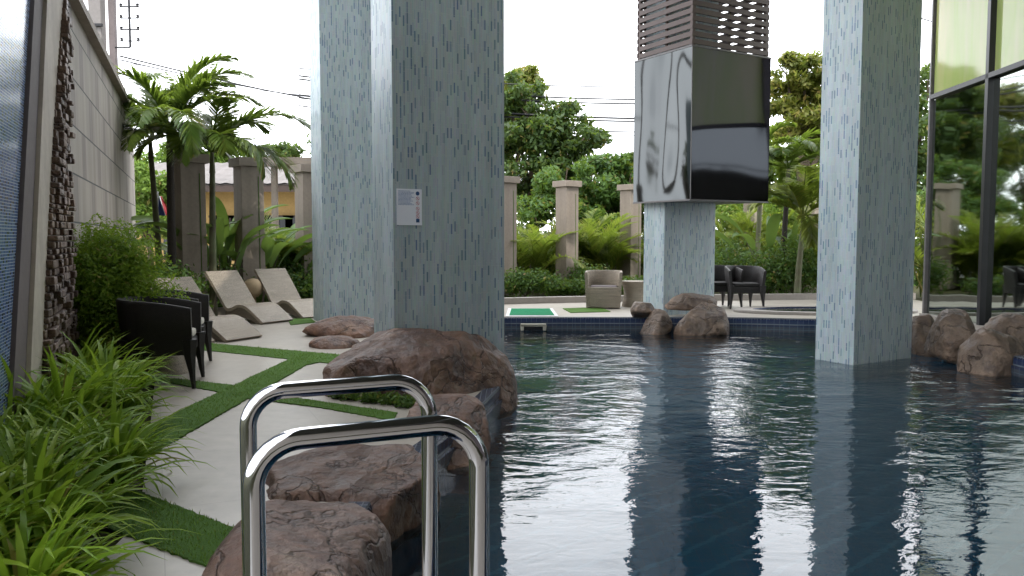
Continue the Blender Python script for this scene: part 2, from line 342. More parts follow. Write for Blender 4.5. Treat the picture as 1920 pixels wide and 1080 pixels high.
# ------------------------------------------------------------------ mesh helpers
class M:
    def __init__(s): s.v = []; s.f = []
    def add(s, vs, fs):
        k = len(s.v); s.v += [tuple(x) for x in vs]; s.f += [tuple(i+k for i in f) for f in fs]; return s
    def box(s, c, d, rz=0, tilt=None):
        m = Matrix.Rotation(rz, 3, 'Z')
        if tilt is not None: m = m @ tilt
        vs = [V(c)+m @ V((x*d[0]/2, y*d[1]/2, z*d[2]/2)) for x in (-1, 1) for y in (-1, 1) for z in (-1, 1)]
        return s.add(vs, [(0, 1, 3, 2), (4, 6, 7, 5), (0, 4, 5, 1), (2, 3, 7, 6), (0, 2, 6, 4), (1, 5, 7, 3)])
    def prism(s, pts, z0, z1):
        n = len(pts); vs = [(p[0], p[1], z0) for p in pts]+[(p[0], p[1], z1) for p in pts]
        return s.add(vs, [tuple(range(n-1, -1, -1)), tuple(range(n, 2*n))]+[(i, (i+1) % n, n+(i+1) % n, n+i) for i in range(n)])
    def tube(s, pts, rad, n=8, cap=True):
        pts = [V(p) for p in pts]; vs = []; fs = []
        if not hasattr(rad, '__len__'): rad = [rad]*len(pts)
        t0 = (pts[1]-pts[0]).normalized(); a = t0.orthogonal().normalized()
        for i, p in enumerate(pts):
            t = (pts[min(i+1, len(pts)-1)]-pts[max(i-1, 0)]).normalized()
            a = (a-t*a.dot(t)).normalized(); b = t.cross(a)
            for k in range(n): an = 2*pi*k/n; vs.append(p+(a*cos(an)+b*sin(an))*rad[i])
        for i in range(len(pts)-1):
            for k in range(n): fs.append((i*n+k, i*n+(k+1) % n, (i+1)*n+(k+1) % n, (i+1)*n+k))
        if cap: fs += [tuple(range(n-1, -1, -1)), tuple(range((len(pts)-1)*n, len(pts)*n))]
        return s.add(vs, fs)
    def lathe(s, prof, n=24, c=(0, 0, 0)):
        vs = []; fs = []
        for r, z in prof:
            for k in range(n): a = 2*pi*k/n; vs.append((c[0]+r*cos(a), c[1]+r*sin(a), c[2]+z))
        for i in range(len(prof)-1):
            for k in range(n): fs.append((i*n+k, i*n+(k+1) % n, (i+1)*n+(k+1) % n, (i+1)*n+k))
        fs += [tuple(range(n-1, -1, -1)), tuple(range((len(prof)-1)*n, len(prof)*n))]
        return s.add(vs, fs)
    def ribbon(s, pts, wid, side):
        vs = []; fs = []
        for p, w_, sd_ in zip(pts, wid, side): vs += [V(p)-sd_*w_/2, V(p)+sd_*w_/2]
        for i in range(len(pts)-1): fs.append((2*i, 2*i+1, 2*i+3, 2*i+2))
        return s.add(vs, fs)
    def obj(s, name, mat, parent=None, loc=(0, 0, 0), rz=0, smooth=False, uv=True, bevel=0):
        me = bpy.data.meshes.new(name); me.from_pydata(s.v, [], s.f); me.validate()
        if bevel:
            bm = bmesh.new(); bm.from_mesh(me); bmesh.ops.remove_doubles(bm, verts=bm.verts, dist=1e-5)
            bmesh.ops.bevel(bm, geom=[e for e in bm.edges if len(e.link_faces) == 2 and e.calc_face_angle(0) > .5], offset=bevel, segments=2, affect='EDGES', profile=.6)
            bm.to_mesh(me); bm.free()
        if smooth:
            me.polygons.foreach_set('use_smooth', [True]*len(me.polygons))
            if smooth != 'all': me.set_sharp_from_angle(angle=R(smooth if isinstance(smooth, (int, float)) and smooth is not True else 40))
        if uv: uvm(me)
        me.materials.append(MT[mat] if isinstance(mat, str) else mat)
        o = bpy.data.objects.new(name, me); col.objects.link(o); o.location = loc; o.rotation_euler.z = rz
        if parent: o.parent = parent
        return o
def uvm(me):
    l = me.uv_layers.new(name='UVMap'); vs = me.vertices; lo = me.loops
    for p in me.polygons:
        n = p.normal
        if abs(n.z) > .8: 
            for i in p.loop_indices: c = vs[lo[i].vertex_index].co; l.data[i].uv = (c.x, c.y)
        else:
            t = V((-n.y, n.x, 0)).normalized()
            for i in p.loop_indices: c = vs[lo[i].vertex_index].co; l.data[i].uv = (t.dot(c), c.z)
def tag(o, label=None, cat=None, group=None, kind=None):
    if label: o['label'] = label
    if cat: o['category'] = cat
    if group: o['group'] = group
    if kind: o['kind'] = kind
    return o
def thing(name, label, cat, loc, rz=0, group=None):
    o = bpy.data.objects.new(name, None); col.objects.link(o); o.location = loc; o.rotation_euler.z = rz
    return tag(o, label, cat, group)
def struct(o): o['kind'] = 'structure'; return o
def children(o): return [c for c in bpy.data.objects if c.parent == o]
def dup(o, loc=None, rz=None, label=None, parent=None, scale=None):
    ch = children(o); c = o.copy(); col.objects.link(c)
    if parent: c.parent = parent
    if loc is not None: c.location = loc
    if rz is not None: c.rotation_euler.z = rz
    if scale: c.scale = (scale,)*3
    if label: c['label'] = label
    for k in ch: dup(k, parent=c)
    return c
def catmull(pts, n=8, closed=True):
    out = []; N_ = len(pts)
    for i in range(N_ if closed else N_-1):
        g = lambda k: V(pts[k % N_]) if closed else V(pts[max(0, min(N_-1, k))])
        a, b, c, d = g(i-1), g(i), g(i+1), g(i+2)
        for j in range(n):
            t = j/n; out.append(.5*((2*b)+(c-a)*t+(2*a-5*b+4*c-d)*t*t+(3*b-a-3*c+d)*t**3))
    if not closed: out.append(V(pts[-1]))
    return out

# ------------------------------------------------------------------ ground, deck, pool
WZ = -.24
pool = catmull([(-.30, 1.05), (-.36, 1.9), (-.62, 3.1), (-.80, 4.2), (-.70, 5.2), (-.42, 6.4), (-.15, 7.9), (-.02, 8.9), (-.25, 11), (-.5, 13.6), (-.45, 14.85), (.3, 15.05), (2.2, 15.05),
                (4.2, 15.0), (5.4, 14.75), (6.6, 14.6), (7.0, 13.6), (6.75, 12), (6.45, 10.6), (6.45, 9), (6.6, 6), (6.4, 2), (5.6, .8), (3, .7), (.6, .75)], 6)
pool = [V((p[0], p[1])) for p in pool]
def offset(poly, d):
    n = len(poly); out = []
    for i in range(n):
        t = (poly[(i+1) % n]-poly[i-1]).normalized(); out.append(poly[i]+V((t.y, -t.x))*d)
    return out
ar = sum(pool[i].x*pool[(i+1) % len(pool)].y-pool[(i+1) % len(pool)].x*pool[i].y for i in range(len(pool)))
OUT = 1 if ar > 0 else -1
def sheet(name, outer, holes, z, mat, thick=0):
    loops = [[V((p[0], p[1], 0)) for p in outer]]+[[V((p[0], p[1], 0)) for p in h] for h in holes]
    tris = tessellate_polygon(loops); flat = [q for l in loops for q in l]; m = M()
    fs = []
    for t in tris:
        a, b, c = (flat[i] for i in t)
        fs.append(t if (b-a).cross(c-a).z > 0 else t[::-1])
    m.add([(q.x, q.y, z) for q in flat], fs)
    if thick:
        k = 0
        for l in loops:
            n = len(l)
            for i in range(n):
                a, b = l[i], l[(i+1) % n]; m.add([(a.x, a.y, z), (b.x, b.y, z), (b.x, b.y, z-thick), (a.x, a.y, z-thick)], [(0, 1, 2, 3)])
    return struct(m.obj(name, mat))
sheet('ground', [(-300, -300), (300, -300), (300, 600), (-300, 600)], [offset(pool, OUT*.30)], -.06, 'lawn')
# wall line on the left
WD = V((-.368, .93)).normalized(); W0 = V((-8.2, 17.5))
def onwall(y): return V((W0.x-WD.x/WD.y*(W0.y-y), y))
dk = [(-2.75, -2), (9.8, -2), (9.8, 19.9), (7.2, 19.6), (1.5, 18.7), (-2.5, 17.3), (-6.6, 15.2), (-5.4, 12), (-4.25, 9.6), (-3.7, 8.2), (-3.1, 6.8), (-2.55, 5.5), (-2.0, 4.2), (-1.75, 2), (-1.8, -2)]
dk = [(-1.8, -2)]+dk[1:-1]
cop = offset(pool, OUT*.14)
sheet('pool_deck', dk, [cop], 0, 'deck', .12)
# coping: light tile rim with a rounded lip
m = M(); n = len(pool)
ring = [(0., -.02, 0), (.02, .006, 0), (.14, .006, 0)]
for i in range(n):
    j = (i+1) % n
    A = [offset(pool, OUT*r[0])[i] for r in ring]; B = [offset(pool, OUT*r[0])[j] for r in ring]
    for k in range(2):
        q = [(A[k].x, A[k].y, ring[k][1]), (A[k+1].x, A[k+1].y, ring[k+1][1]), (B[k+1].x, B[k+1].y, ring[k+1][1]), (B[k].x, B[k].y, ring[k][1])]
        if OUT == 1: q = q[::-1]
        m.add(q, [(0, 1, 2, 3)])
struct(m.obj('pool_coping', 'coping'))
m = M(); L0 = 0
me_uv = []
inn = offset(pool, -OUT*.03)
for i in range(n):
    j = (i+1) % n; a, b, c, d = pool[i], pool[j], inn[j], inn[i]
    m.add([(a.x, a.y, -.02), (b.x, b.y, -.02), (b.x, b.y, -.115), (a.x, a.y, -.115)], [(0, 3, 2, 1) if OUT == 1 else (0, 1, 2, 3)])
    m.add([(a.x, a.y, -.115), (b.x, b.y, -.115), (c.x, c.y, -.115), (d.x, d.y, -.115)], [(0, 3, 2, 1) if OUT == 1 else (0, 1, 2, 3)])
    m.add([(d.x, d.y, -.115), (c.x, c.y, -.115), (c.x, c.y, -1.5), (d.x, d.y, -1.5)], [(0, 3, 2, 1) if OUT == 1 else (0, 1, 2, 3)])
struct(m.obj('pool_wall', 'pool_wall'))
sheet('pool_floor', offset(pool, OUT*.02), [], -1.45, 'pool_floor')
wo = sheet('water', offset(pool, -OUT*.028), [], WZ, 'water')

# turf strips in the deck (measured on the ground)
def strip(pix, z=.014):
    pts = [G(x, y) for x, y in pix]; poly = []
    for i in range(len(pts)):          # ragged edges
        a, b = pts[i], pts[(i+1) % len(pts)]; k = max(1, int((b-a).length/.03)) ; k = min(k, 160)
        nn = V((b.y-a.y, a.x-b.x, 0)).normalized()
        for j in range(k):
            p = a.lerp(b, j/k)+nn*random.uniform(-.008, .008); poly.append((p.x, p.y))
    o = sheet('turf_strip', poly, [], z, 'turf', z)
    return o, [V((p[0], p[1])) for p in poly]
turfs = []
turfs.append(strip([(180, 912), (225, 852), (300, 790), (542, 675), (585, 664), (600, 680), (575, 685), (290, 850), (215, 905)]))
turfs.append(strip([(300, 634), (400, 645), (662, 668), (655, 686), (400, 659), (300, 650)], .010))
turfs.append(strip([(270, 704), (320, 710), (437, 723), (415, 737), (320, 719), (270, 714)], .010))
turfs.append(strip([(452, 735), (520, 742), (745, 775), (738, 790), (600, 765), (440, 745)], .010))
turfs.append(strip([(200, 900), (270, 927), (460, 1001), (500, 1018), (450, 1092), (415, 1077), (217, 997), (120, 955)], .011))
turfs.append(strip([(540, 600), (580, 596), (592, 605), (545, 610)]))
turfs.append(strip([(1055, 579), (1125, 577), (1145, 585), (1070, 587)]))
# short blades along the turf
def inside(p, poly):
    c = False
    for i in range(len(poly)):
        a, b = poly[i-1], poly[i]
        if (a.y > p.y) != (b.y > p.y) and p.x < (b.x-a.x)*(p.y-a.y)/(b.y-a.y)+a.x: c = not c
    return c
m = M()
for o, poly in turfs[:5]:
    pp = poly[::6]; x0 = min(p.x for p in pp); x1 = max(p.x for p in pp); y0 = min(p.y for p in pp); y1 = max(p.y for p in pp)
    dens = 2600 if y0 < 5.5 else 1300
    for _ in range(int((x1-x0)*(y1-y0)*dens)):
        p = V((random.uniform(x0, x1), random.uniform(y0, y1)))
        if not inside(p, pp): continue
        a = random.uniform(0, pi); w_ = random.uniform(.002, .004); h = random.uniform(.012, .026)
        lx, ly = random.gauss(0, .009), random.gauss(0, .009)
        m.add([(p.x-cos(a)*w_, p.y-sin(a)*w_, .008), (p.x+cos(a)*w_, p.y+sin(a)*w_, .008), (p.x+lx, p.y+ly, .01+h)], [(0, 1, 2)])
tag(m.obj('turf_blades', leafmat('turf_blade', (.06, .13, .02), (.10, .20, .03), (.15, .27, .045), .25, .7), uv=False), 'short bright green blades of the artificial turf strips', 'grass', kind='stuff')
# planting beds
def bed(name, pts, z): return sheet(name, pts, [], z, 'lawn')
bed('planting_bed', [(-1.82, -2), (-1.77, 2), (-2.02, 4.2), (-2.57, 5.5), (-3.12, 6.8), (-3.72, 8.2), (-4.27, 9.6), (-5.42, 12), (-6.62, 15.2), (-8.0, 17.5), (-4.9, 9.6), (-2.2, 1.0), (-2.0, -2)][::-1], -.03)
# kerb at the far garden edge
m = M(); kp = catmull([(-6.6, 15.2), (-2.5, 17.3), (1.5, 18.7), (7.2, 19.6), (10, 19.9)], 6, False)
for a, b in zip(kp, kp[1:]):
    c = (a+b)/2; d = b-a; m.box((c.x, c.y, .06), (d.length+.02, .2, .16), atan2(d.y, d.x))
struct(m.obj('kerb', 'kerb'))
sheet('street', [(-60, 27), (60, 38), (60, 48), (-60, 37)], [], -.05, 'street')
sheet('yard', [(-22, 19), (-8.5, 19), (-3, 21.5), (-2, 27), (-22, 27)], [], -.046, 'street')
# pool return grille, mats, spa
p = P(1000, 617, 15.0)
t = thing('skimmer_surround', 'cream plastic frame set in the far blue tiled pool edge', 'skimmer', (p.x, 15.0, WZ+.02))
m = M(); m.box((0, -.03, .1), (.48, .06, .04)); m.box((-.21, -.03, .035), (.06, .06, .09)); m.box((.21, -.03, .035), (.06, .06, .09)); m.obj('frame', 'cream_plastic', t, bevel=.01)
M().box((0, -.012, .04), (.36, .02, .08)).obj('opening', 'window_dark', t)
a, b, c, d = G(953, 579), G(1036, 579), G(1047, 593.5), G(948, 593.5)
t = thing('rubber_mat', 'green rubber mat with white border on the far deck', 'mat', ((a+b+c+d)/4).to_tuple())
o = V(t.location)
q = [a-o, b-o, c-o, d-o]; qi = [v*.86 for v in q]
M().prism([v for v in q[::-1]], .004, .012).obj('border', 'white', t)
M().prism([v for v in qi[::-1]], .0125, .02).obj('green_panel', 'mat_green', t)
t = thing('spa_pool', 'round spa basin with dark blue tiled rim beyond the pool', 'spa', (6.4, 16.3, 0)); t.scale = (1.15, .5, 1)
m = M(); m.lathe([(1.62, 0.0), (1.62, .04), (1.6, .06), (1.3, .06), (1.28, .05), (1.28, .0)], 64); m.obj('rim', 'kerb', t, smooth=True)
m = M(); m.lathe([(1.29, .085), (1.285, .004)][::-1], 64); 
m = M()
for k in range(64):
    a0, a1 = 2*pi*k/64, 2*pi*(k+1)/64
    m.add([(1.279*cos(a0), 1.279*sin(a0), .004), (1.279*cos(a1), 1.279*sin(a1), .004), (1.279*cos(a1), 1.279*sin(a1), .052), (1.279*cos(a0), 1.279*sin(a0), .052)], [(3, 2, 1, 0)])
m.obj('tile_lining', 'pool_wall', t)
m = M(); m.prism([(1.625*cos(2*pi*k/64), 1.625*sin(2*pi*k/64)) for k in range(64)], .002, .004); 
M().prism([(1.276*cos(2*pi*k/64), 1.276*sin(2*pi*k/64)) for k in range(64)], .005, .03).obj('water_surface', 'window_dark', t)
M().prism([(1.275*cos(2*pi*k/64)+.35, 1.275*sin(2*pi*k/64)) for k in range(1)]+[(.9, -1.1), (1.5, -1.1), (1.5, -.75)], 0, .001) if False else None

# ------------------------------------------------------------------ tiled columns
YAW = R(31)
def column(px, D, wd, dp, z0, label):
    p = P(px, 445, D); t = M(); zt = 11.0
    t.box((wd/2, dp/2, (z0+zt)/2), (wd, dp, zt-z0))
    o = t.obj('tiled_column', 'col_tile', loc=(p.x, D, 0), rz=YAW, bevel=.006)
    return tag(o, label, 'column', 'tiled columns')
c2 = column(737.5, 8.4, 1.35, .58, -.1, 'big grey mosaic tiled column carrying a white notice')
c0 = column(604.5, 14.2, 1.35, .60, -.05, 'grey mosaic tiled column standing beside the beige loungers')
c1 = column(1245.5, 15.5, 1.35, .60, -1.4, 'grey mosaic tiled column wrapped by a mirror steel box')
c3 = column(1606.5, 10.95, 1.33, .63, -1.44, 'grey mosaic tiled column standing in the pool water')
# steel box and louvres
BX = P(1293.5, 445, 14.6); bw, bd_, bz0, bz1 = 2.03, 1.6, 2.20, 4.96
YB = R(31)
t = thing('steel_cladding', 'mirror polished steel box wrapped around a tiled column', 'cladding', (BX.x, 14.6, 0), YB)
m = M(); m.box((bw/2, .004, (bz0+bz1)/2), (bw, .008, bz1-bz0)); m.obj('dark_panel', 'steel_dark', t)
m = M(); m.box((-.004, bd_/2, (bz0+bz1)/2), (.008, bd_, bz1-bz0)); m.obj('wavy_panel', 'steel_wavy', t)
m = M(); m.box((bw+.004, bd_/2, (bz0+bz1)/2), (.008, bd_, bz1-bz0)); m.obj('side_panel', 'steel_dark', t)
m = M(); m.box((bw/2, bd_+.004, (bz0+bz1)/2), (bw, .008, bz1-bz0)); m.obj('rear_panel', 'steel_dark', t)
# bottom lid with a hole for the column
cl = (c1.location-t.location); ci = Matrix.Rotation(-YB, 3, 'Z') @ cl
m = M(); u0, u1, v0, v1 = ci.x-.01, ci.x+1.36, ci.y-.01, ci.y+.61
m.box((bw/2, (.01+v0)/2, bz0+.01), (bw-.02, v0-.01, .02)); m.box(((u0+.01)/2, (v0+bd_)/2-.005, bz0+.01), (u0-.01, bd_-v0-.01, .02)); m.box(((u1+bw)/2-.005, (v0+bd_)/2-.005, bz0+.01), (bw-u1-.01, bd_-v0-.01, .02))
m.obj('underside', 'frame_grey', t)
m = M(); m.box((bw/2, (.01+v0)/2, bz1-.01), (bw-.02, v0-.01, .02)); m.box(((u1+bw)/2-.005, (v0+bd_)/2-.005, bz1-.01), (bw-u1-.01, bd_-v0-.01, .02)); m.obj('top_lid', 'frame_grey', t)
m = M()
for z in (bz0+.0, bz1): m.box((bw/2, -.006, z), (bw+.02, .012, .03)); m.box((-.014, bd_/2, z), (.012, bd_, .03))
m.box((-.006, -.006, (bz0+bz1)/2), (.014, .014, bz1-bz0-.04)); m.obj('edge_trim', 'frame_grey', t)
t = thing('louvre_screen', 'brown slatted louvre screen rising above the steel box', 'louvre', (BX.x, 14.6, 0), YB)
iu = .07
m = M(); a0, a1, b0, b1 = iu, bw-iu, iu, bd_-iu
for k in range(2):
    for (x, y) in ((a0, b0), (a1, b0), (a0, b1), (a1, b1)):
        if k == 0: m.box((x, y, (bz1+11)/2+.01), (.07, .07, 11-bz1-.02))
for (x, y) in (((a0+a1)/2, b0+.03), (a0+.03, (b0+b1)/2)): m.box((x, y, (bz1+11)/2+.01), (.04, .04, 11-bz1-.02))
m.obj('post', 'louvre', t)
kk = 0; z = bz1+.09
tl = Matrix.Rotation(R(20), 3, 'X')
while z < 9.4 and kk < 25:
    m = M(); m.box(((a0+a1)/2, b0-.025, z), (a1-a0+.1, .03, .088)); m.box(((a0+a1)/2, b1+.025, z+.02), (a1-a0+.1, .03, .088))
    m.box((a0-.025, (b0+b1)/2, z), (.03, b1-b0+.02, .088)); m.box((a1+.025, (b0+b1)/2, z+.02), (.03, b1-b0+.02, .088))
    m.obj('slat_ring', 'louvre', t); z += .137; kk += 1
m = M()
while z < 10.9:
    m.box(((a0+a1)/2, b0-.025, z), (a1-a0+.1, .03, .088)); m.box(((a0+a1)/2, b1+.025, z+.02), (a1-a0+.1, .03, .088))
    m.box((a0-.025, (b0+b1)/2, z), (.03, b1-b0+.02, .088)); m.box((a1+.025, (b0+b1)/2, z+.02), (.03, b1-b0+.02, .088)); z += .137
m.obj('upper_slats', 'louvre', t)
# notice on the column
cw = c2.location; ux, uy = cos(YAW), sin(YAW); wx, wy = uy, -ux   # outward normal of the front face
t = thing('notice_board', 'white pool rules notice fixed on the front tiled column', 'sign', (cw.x, cw.y, 0), YAW)
def uat(px, py):   # where a ray meets the front face of c2: u, z
    d = ray(px, py); nn = V((wx, wy, 0)); s_ = nn.dot(V((cw.x, cw.y, 0)))/nn.dot(d); q = V((0, 0, CAMZ))+d*s_
    return (q-V((cw.x, cw.y, 0))).dot(V((ux, uy, 0))), q.z
s0, z1_ = uat(743, 353.5); s1, z0_ = uat(790.5, 422.5)
M().box(((s0+s1)/2, -.006, (z0_+z1_)/2), (s1-s0, .008, z1_-z0_)).obj('sheet', 'sign', t)
sw, sh = s1-s0, z1_-z0_
m1, m2 = M(), M()
for k in range(12):
    v = .06+.034*k; target = m1 if k < 12 else m2; x = .06
    end = random.uniform(.52, .7) if k else .55
    while x < end:
        ln = random.uniform(.02, .07); target.box((s0+sw*(x+ln/2), -.0105, z1_-sh*v), (sw*ln, .001, sh*.013)); x += ln+.014
m1.obj('blue_text', 'ink_blue', t); m2.obj('red_text', 'ink_red', t)
for k, v in enumerate((.12, .26, .39, .54, .66, .76, .87)):
    if k in (0, 6):
        m = M(); pts = [(s0+sw*.83+.022*cos(a*pi/8), z1_-sh*v+.022*sin(a*pi/8)) for a in range(16)] if k == 0 else [(s0+sw*.83+x*.02, z1_-sh*v+y*.02) for x, y in ((-1, -1), (1, -1), (1, 1), (-1, 1))]
        n_ = len(pts); m.add([(a, -.0102, b) for a, b in pts]+[(a, -.0112, b) for a, b in pts], [tuple(range(n_, 2*n_))]+[(i, (i+1) % n_, n_+(i+1) % n_, n_+i) for i in range(n_)])
        m.obj('pictogram', 'ink_dark', t)
    else:
        m = M(); cx, cz = s0+sw*.83, z1_-sh*v
        for a in range(16):
            a0, a1 = a*pi/8, (a+1)*pi/8
            m.add([(cx+r*cos(q), -.0108, cz+r*sin(q)) for q, r in ((a0, .021), (a1, .021), (a1, .016), (a0, .016))], [(0, 1, 2, 3)])
        m.box((cx, -.0108, cz), (.036, .001, .006), 0, Matrix.Rotation(R(45), 3, 'Y'))
        m.box((cx, -.0108, cz), (.006, .0012, .02))
        m.obj('pictogram', 'ink_red', t)

# ------------------------------------------------------------------ building overhead and glass facade
t = thing('hotel_building', 'dark soffit of the hotel raised over the pool on columns', 'building', (3, 0, 0))
m = M(); m.prism([(-5.4, -12.8), (9.75, -12.8), (9.75, 17.2), (-7.0, 17.2), (-7.0, 12.6), (-5.4, 12.6)], 11, 11.6); m.obj('soffit', 'soffit', t)
M().box((3.35-3+1.6, 3.4, 7.9), (4.0, 21.2, .5)).obj('lower_soffit', 'soffit', t)
M().box((6.9, -2.4, 5.5), (.3, 8.8, 11)).obj('side_shade_wall', 'dark_render', t)  # unseen wall added to keep light off the columns' right faces
M().box((2, -7, 5.4), (15.4, .3, 11)).obj('rear_bounce_wall', 'pale_render', t)  # unseen wall added behind the camera: cuts sky light, pale to bounce some back
FX = 7.0; fd = V((.053, 1)).normalized()
def fac(y): return V((FX+.053*y, y))
fy = P(1735, 445, 10); r_ = (1737-960)/F; yf = FX/(r_-.053); r2 = (1847-960)/F; ym = FX/(r2-.053); sp_ = yf-ym
ang = atan2(fd.y, fd.x)
t = thing('glass_facade', 'tall glass facade with black mullions and yellow green upper panes', 'facade', (fac(yf).x, yf, 0), ang-pi/2)
TR = 4.1
ylist = [-sp_*k for k in range(0, 7)]
for k, (y1, y0) in enumerate(zip(ylist, ylist[1:])):
    M().box((.02, (y0+y1)/2, TR/2), (.012, sp_-.1, TR-.1)).obj('lower_pane', 'glass', t)
    M().box((.02, (y0+y1)/2, (TR+7.5)/2), (.012, sp_-.1, 7.5-TR-.1)).obj('upper_pane', 'upper_glass', t)
for k, y in enumerate(ylist):
    wdt = .06 if k == 0 else .10
    M().box((0, y, 3.75), (.16 if k else .08, wdt, 7.5)).obj('mullion', 'frame_grey' if k == 0 else 'frame', t, bevel=.006)
m = M(); L_ = -ylist[-1]
m.box((-.005, -L_/2, TR), (.15, L_-.14, .08)); m.obj('transom', 'frame', t)
M().box((0, -L_/2, 7.56), (.3, L_+.3, .12)).obj('head_beam', 'frame', t)
M().box((2.3, -L_/2, 9.35), (4.6, L_, 3.3)).obj('upper_storey', 'pillar', t)
M().box((.0, -L_/2, .04), (.2, L_, .1)).obj('sill', 'kerb', t)
M().box((4.6, -L_/2, 3.7), (.2, L_, 7.4)).obj('inner_wall', 'frame', t)
M().box((2.4, .12, 3.7), (4.4, .16, 7.4)).obj('end_wall', 'glass', t)
M().box((2.4, -L_/2, .01), (4.2, L_-.2, .03)).obj('inner_floor', 'dark_render', t)
for yy in (-1.2, -4.4, -7.6): M().box((1.5, yy, 3.7), (.35, .35, 7.3)).obj('inner_column', 'dark_render', t)

# ------------------------------------------------------------------ left boundary: concrete wall, stone strip, framed tile wall
def wy(px):  # y on the wall line for an image column
    r = (px-960)/F; k = WD.x/WD.y; return (W0.x-k*W0.y)/(r-k)
NRM = V((WD.y, -WD.x))      # towards the pool
wl = thing('boundary_wall', 'tall beige panelled boundary wall along the planting bed', 'wall', (W0.x, W0.y, 0), atan2(WD.y, WD.x))
Lw = (W0-onwall(wy(95))).length
M().box((-Lw/2, .15, 2.0), (Lw, .3, 4.03)).obj('panel_face', 'wall', wl)
M().box((-Lw/2, .10, 4.06), (Lw+.1, .42, .10)).obj('coping', 'pillar', wl)
m = M()
for k in range(14): m.box((-.3-k*.95, .1, 4.2), (.06, .06, .2))
m.box((-Lw/2, .1, 4.32), (Lw, .07, .05)); m.obj('top_rail', 'dark_wood', wl)
# stone strip: ledge stones with their own depths
sa, sb = onwall(wy(60)), onwall(wy(122))
t = thing('stone_strip', 'rough stacked brown ledge stone strip beside the beige wall', 'stone cladding', (sa.x, sa.y, 0), atan2(WD.y, WD.x))
m = M(); z = 0; rr = random.Random(3); Ls = (sb-sa).length
while z < 4.6:
    h = rr.uniform(.04, .08); x = (onwall(wy(54+19.6*z))-sa).length*(1 if 54+19.6*z > 60 else 0); xe = Ls+rr.uniform(.04, .12)+max(0, z-2.2)*.22
    if x > xe-.05: break
    while x < xe:
        w_ = rr.uniform(.07, .2); w_ = min(w_, xe-x+rr.uniform(0, .05)); dp = rr.uniform(.11, .18)
        m.box((x+w_/2, .12-dp/2, z+h/2), (w_-.008, dp+.1, h-.008), rr.uniform(-.05, .05)); x += w_
    z += h
m.obj('ledge_stones', 'stone', t, bevel=.01)
M().box((Ls/2, .3, 1.7), (Ls+.1, .25, 3.4)).obj('backing', 'dark_render', t)
# leaning frame pillar and blue tile wall : corners given by image column at ground and at 4.8 m
def leanbox(name, pb0, pb1, pt0, pt1, d0, d1, zt, mat, parent):
    a, b, c, d = (onwall(wy(p)) for p in (pb0, pb1, pt0, pt1)); o = V(parent.location[:2]); m = M()
    vs = [(*(a+NRM*d0-o), 0), (*(b+NRM*d0-o), 0), (*(b+NRM*d1-o), 0), (*(a+NRM*d1-o), 0), (*(c+NRM*d0-o), zt), (*(d+NRM*d0-o), zt), (*(d+NRM*d1-o), zt), (*(c+NRM*d1-o), zt)]
    m.add(vs, [(0, 1, 2, 3), (7, 6, 5, 4), (0, 4, 5, 1), (1, 5, 6, 2), (2, 6, 7, 3), (3, 7, 4, 0)])
    m.f = [f[::-1] for f in m.f]
    return m.obj(name, mat, parent, bevel=0)
q = onwall(wy(50)); t = thing('tile_wall', 'blue mosaic tiled wall in a leaning beige frame', 'wall', (q.x, q.y, 0))
leanbox('frame_post', 28.5, 49, 124.5, 159, -.05, .03, 5.4, 'pale_render', t)
leanbox('frame_reveal', 2, 28, 114, 124, -.05, .0, 5.4, 'dark_render', t)
leanbox('tile_panel', -420, 1.5, -420, 113.5, -.1, -.03, 5.4, 'blue_tile', t)

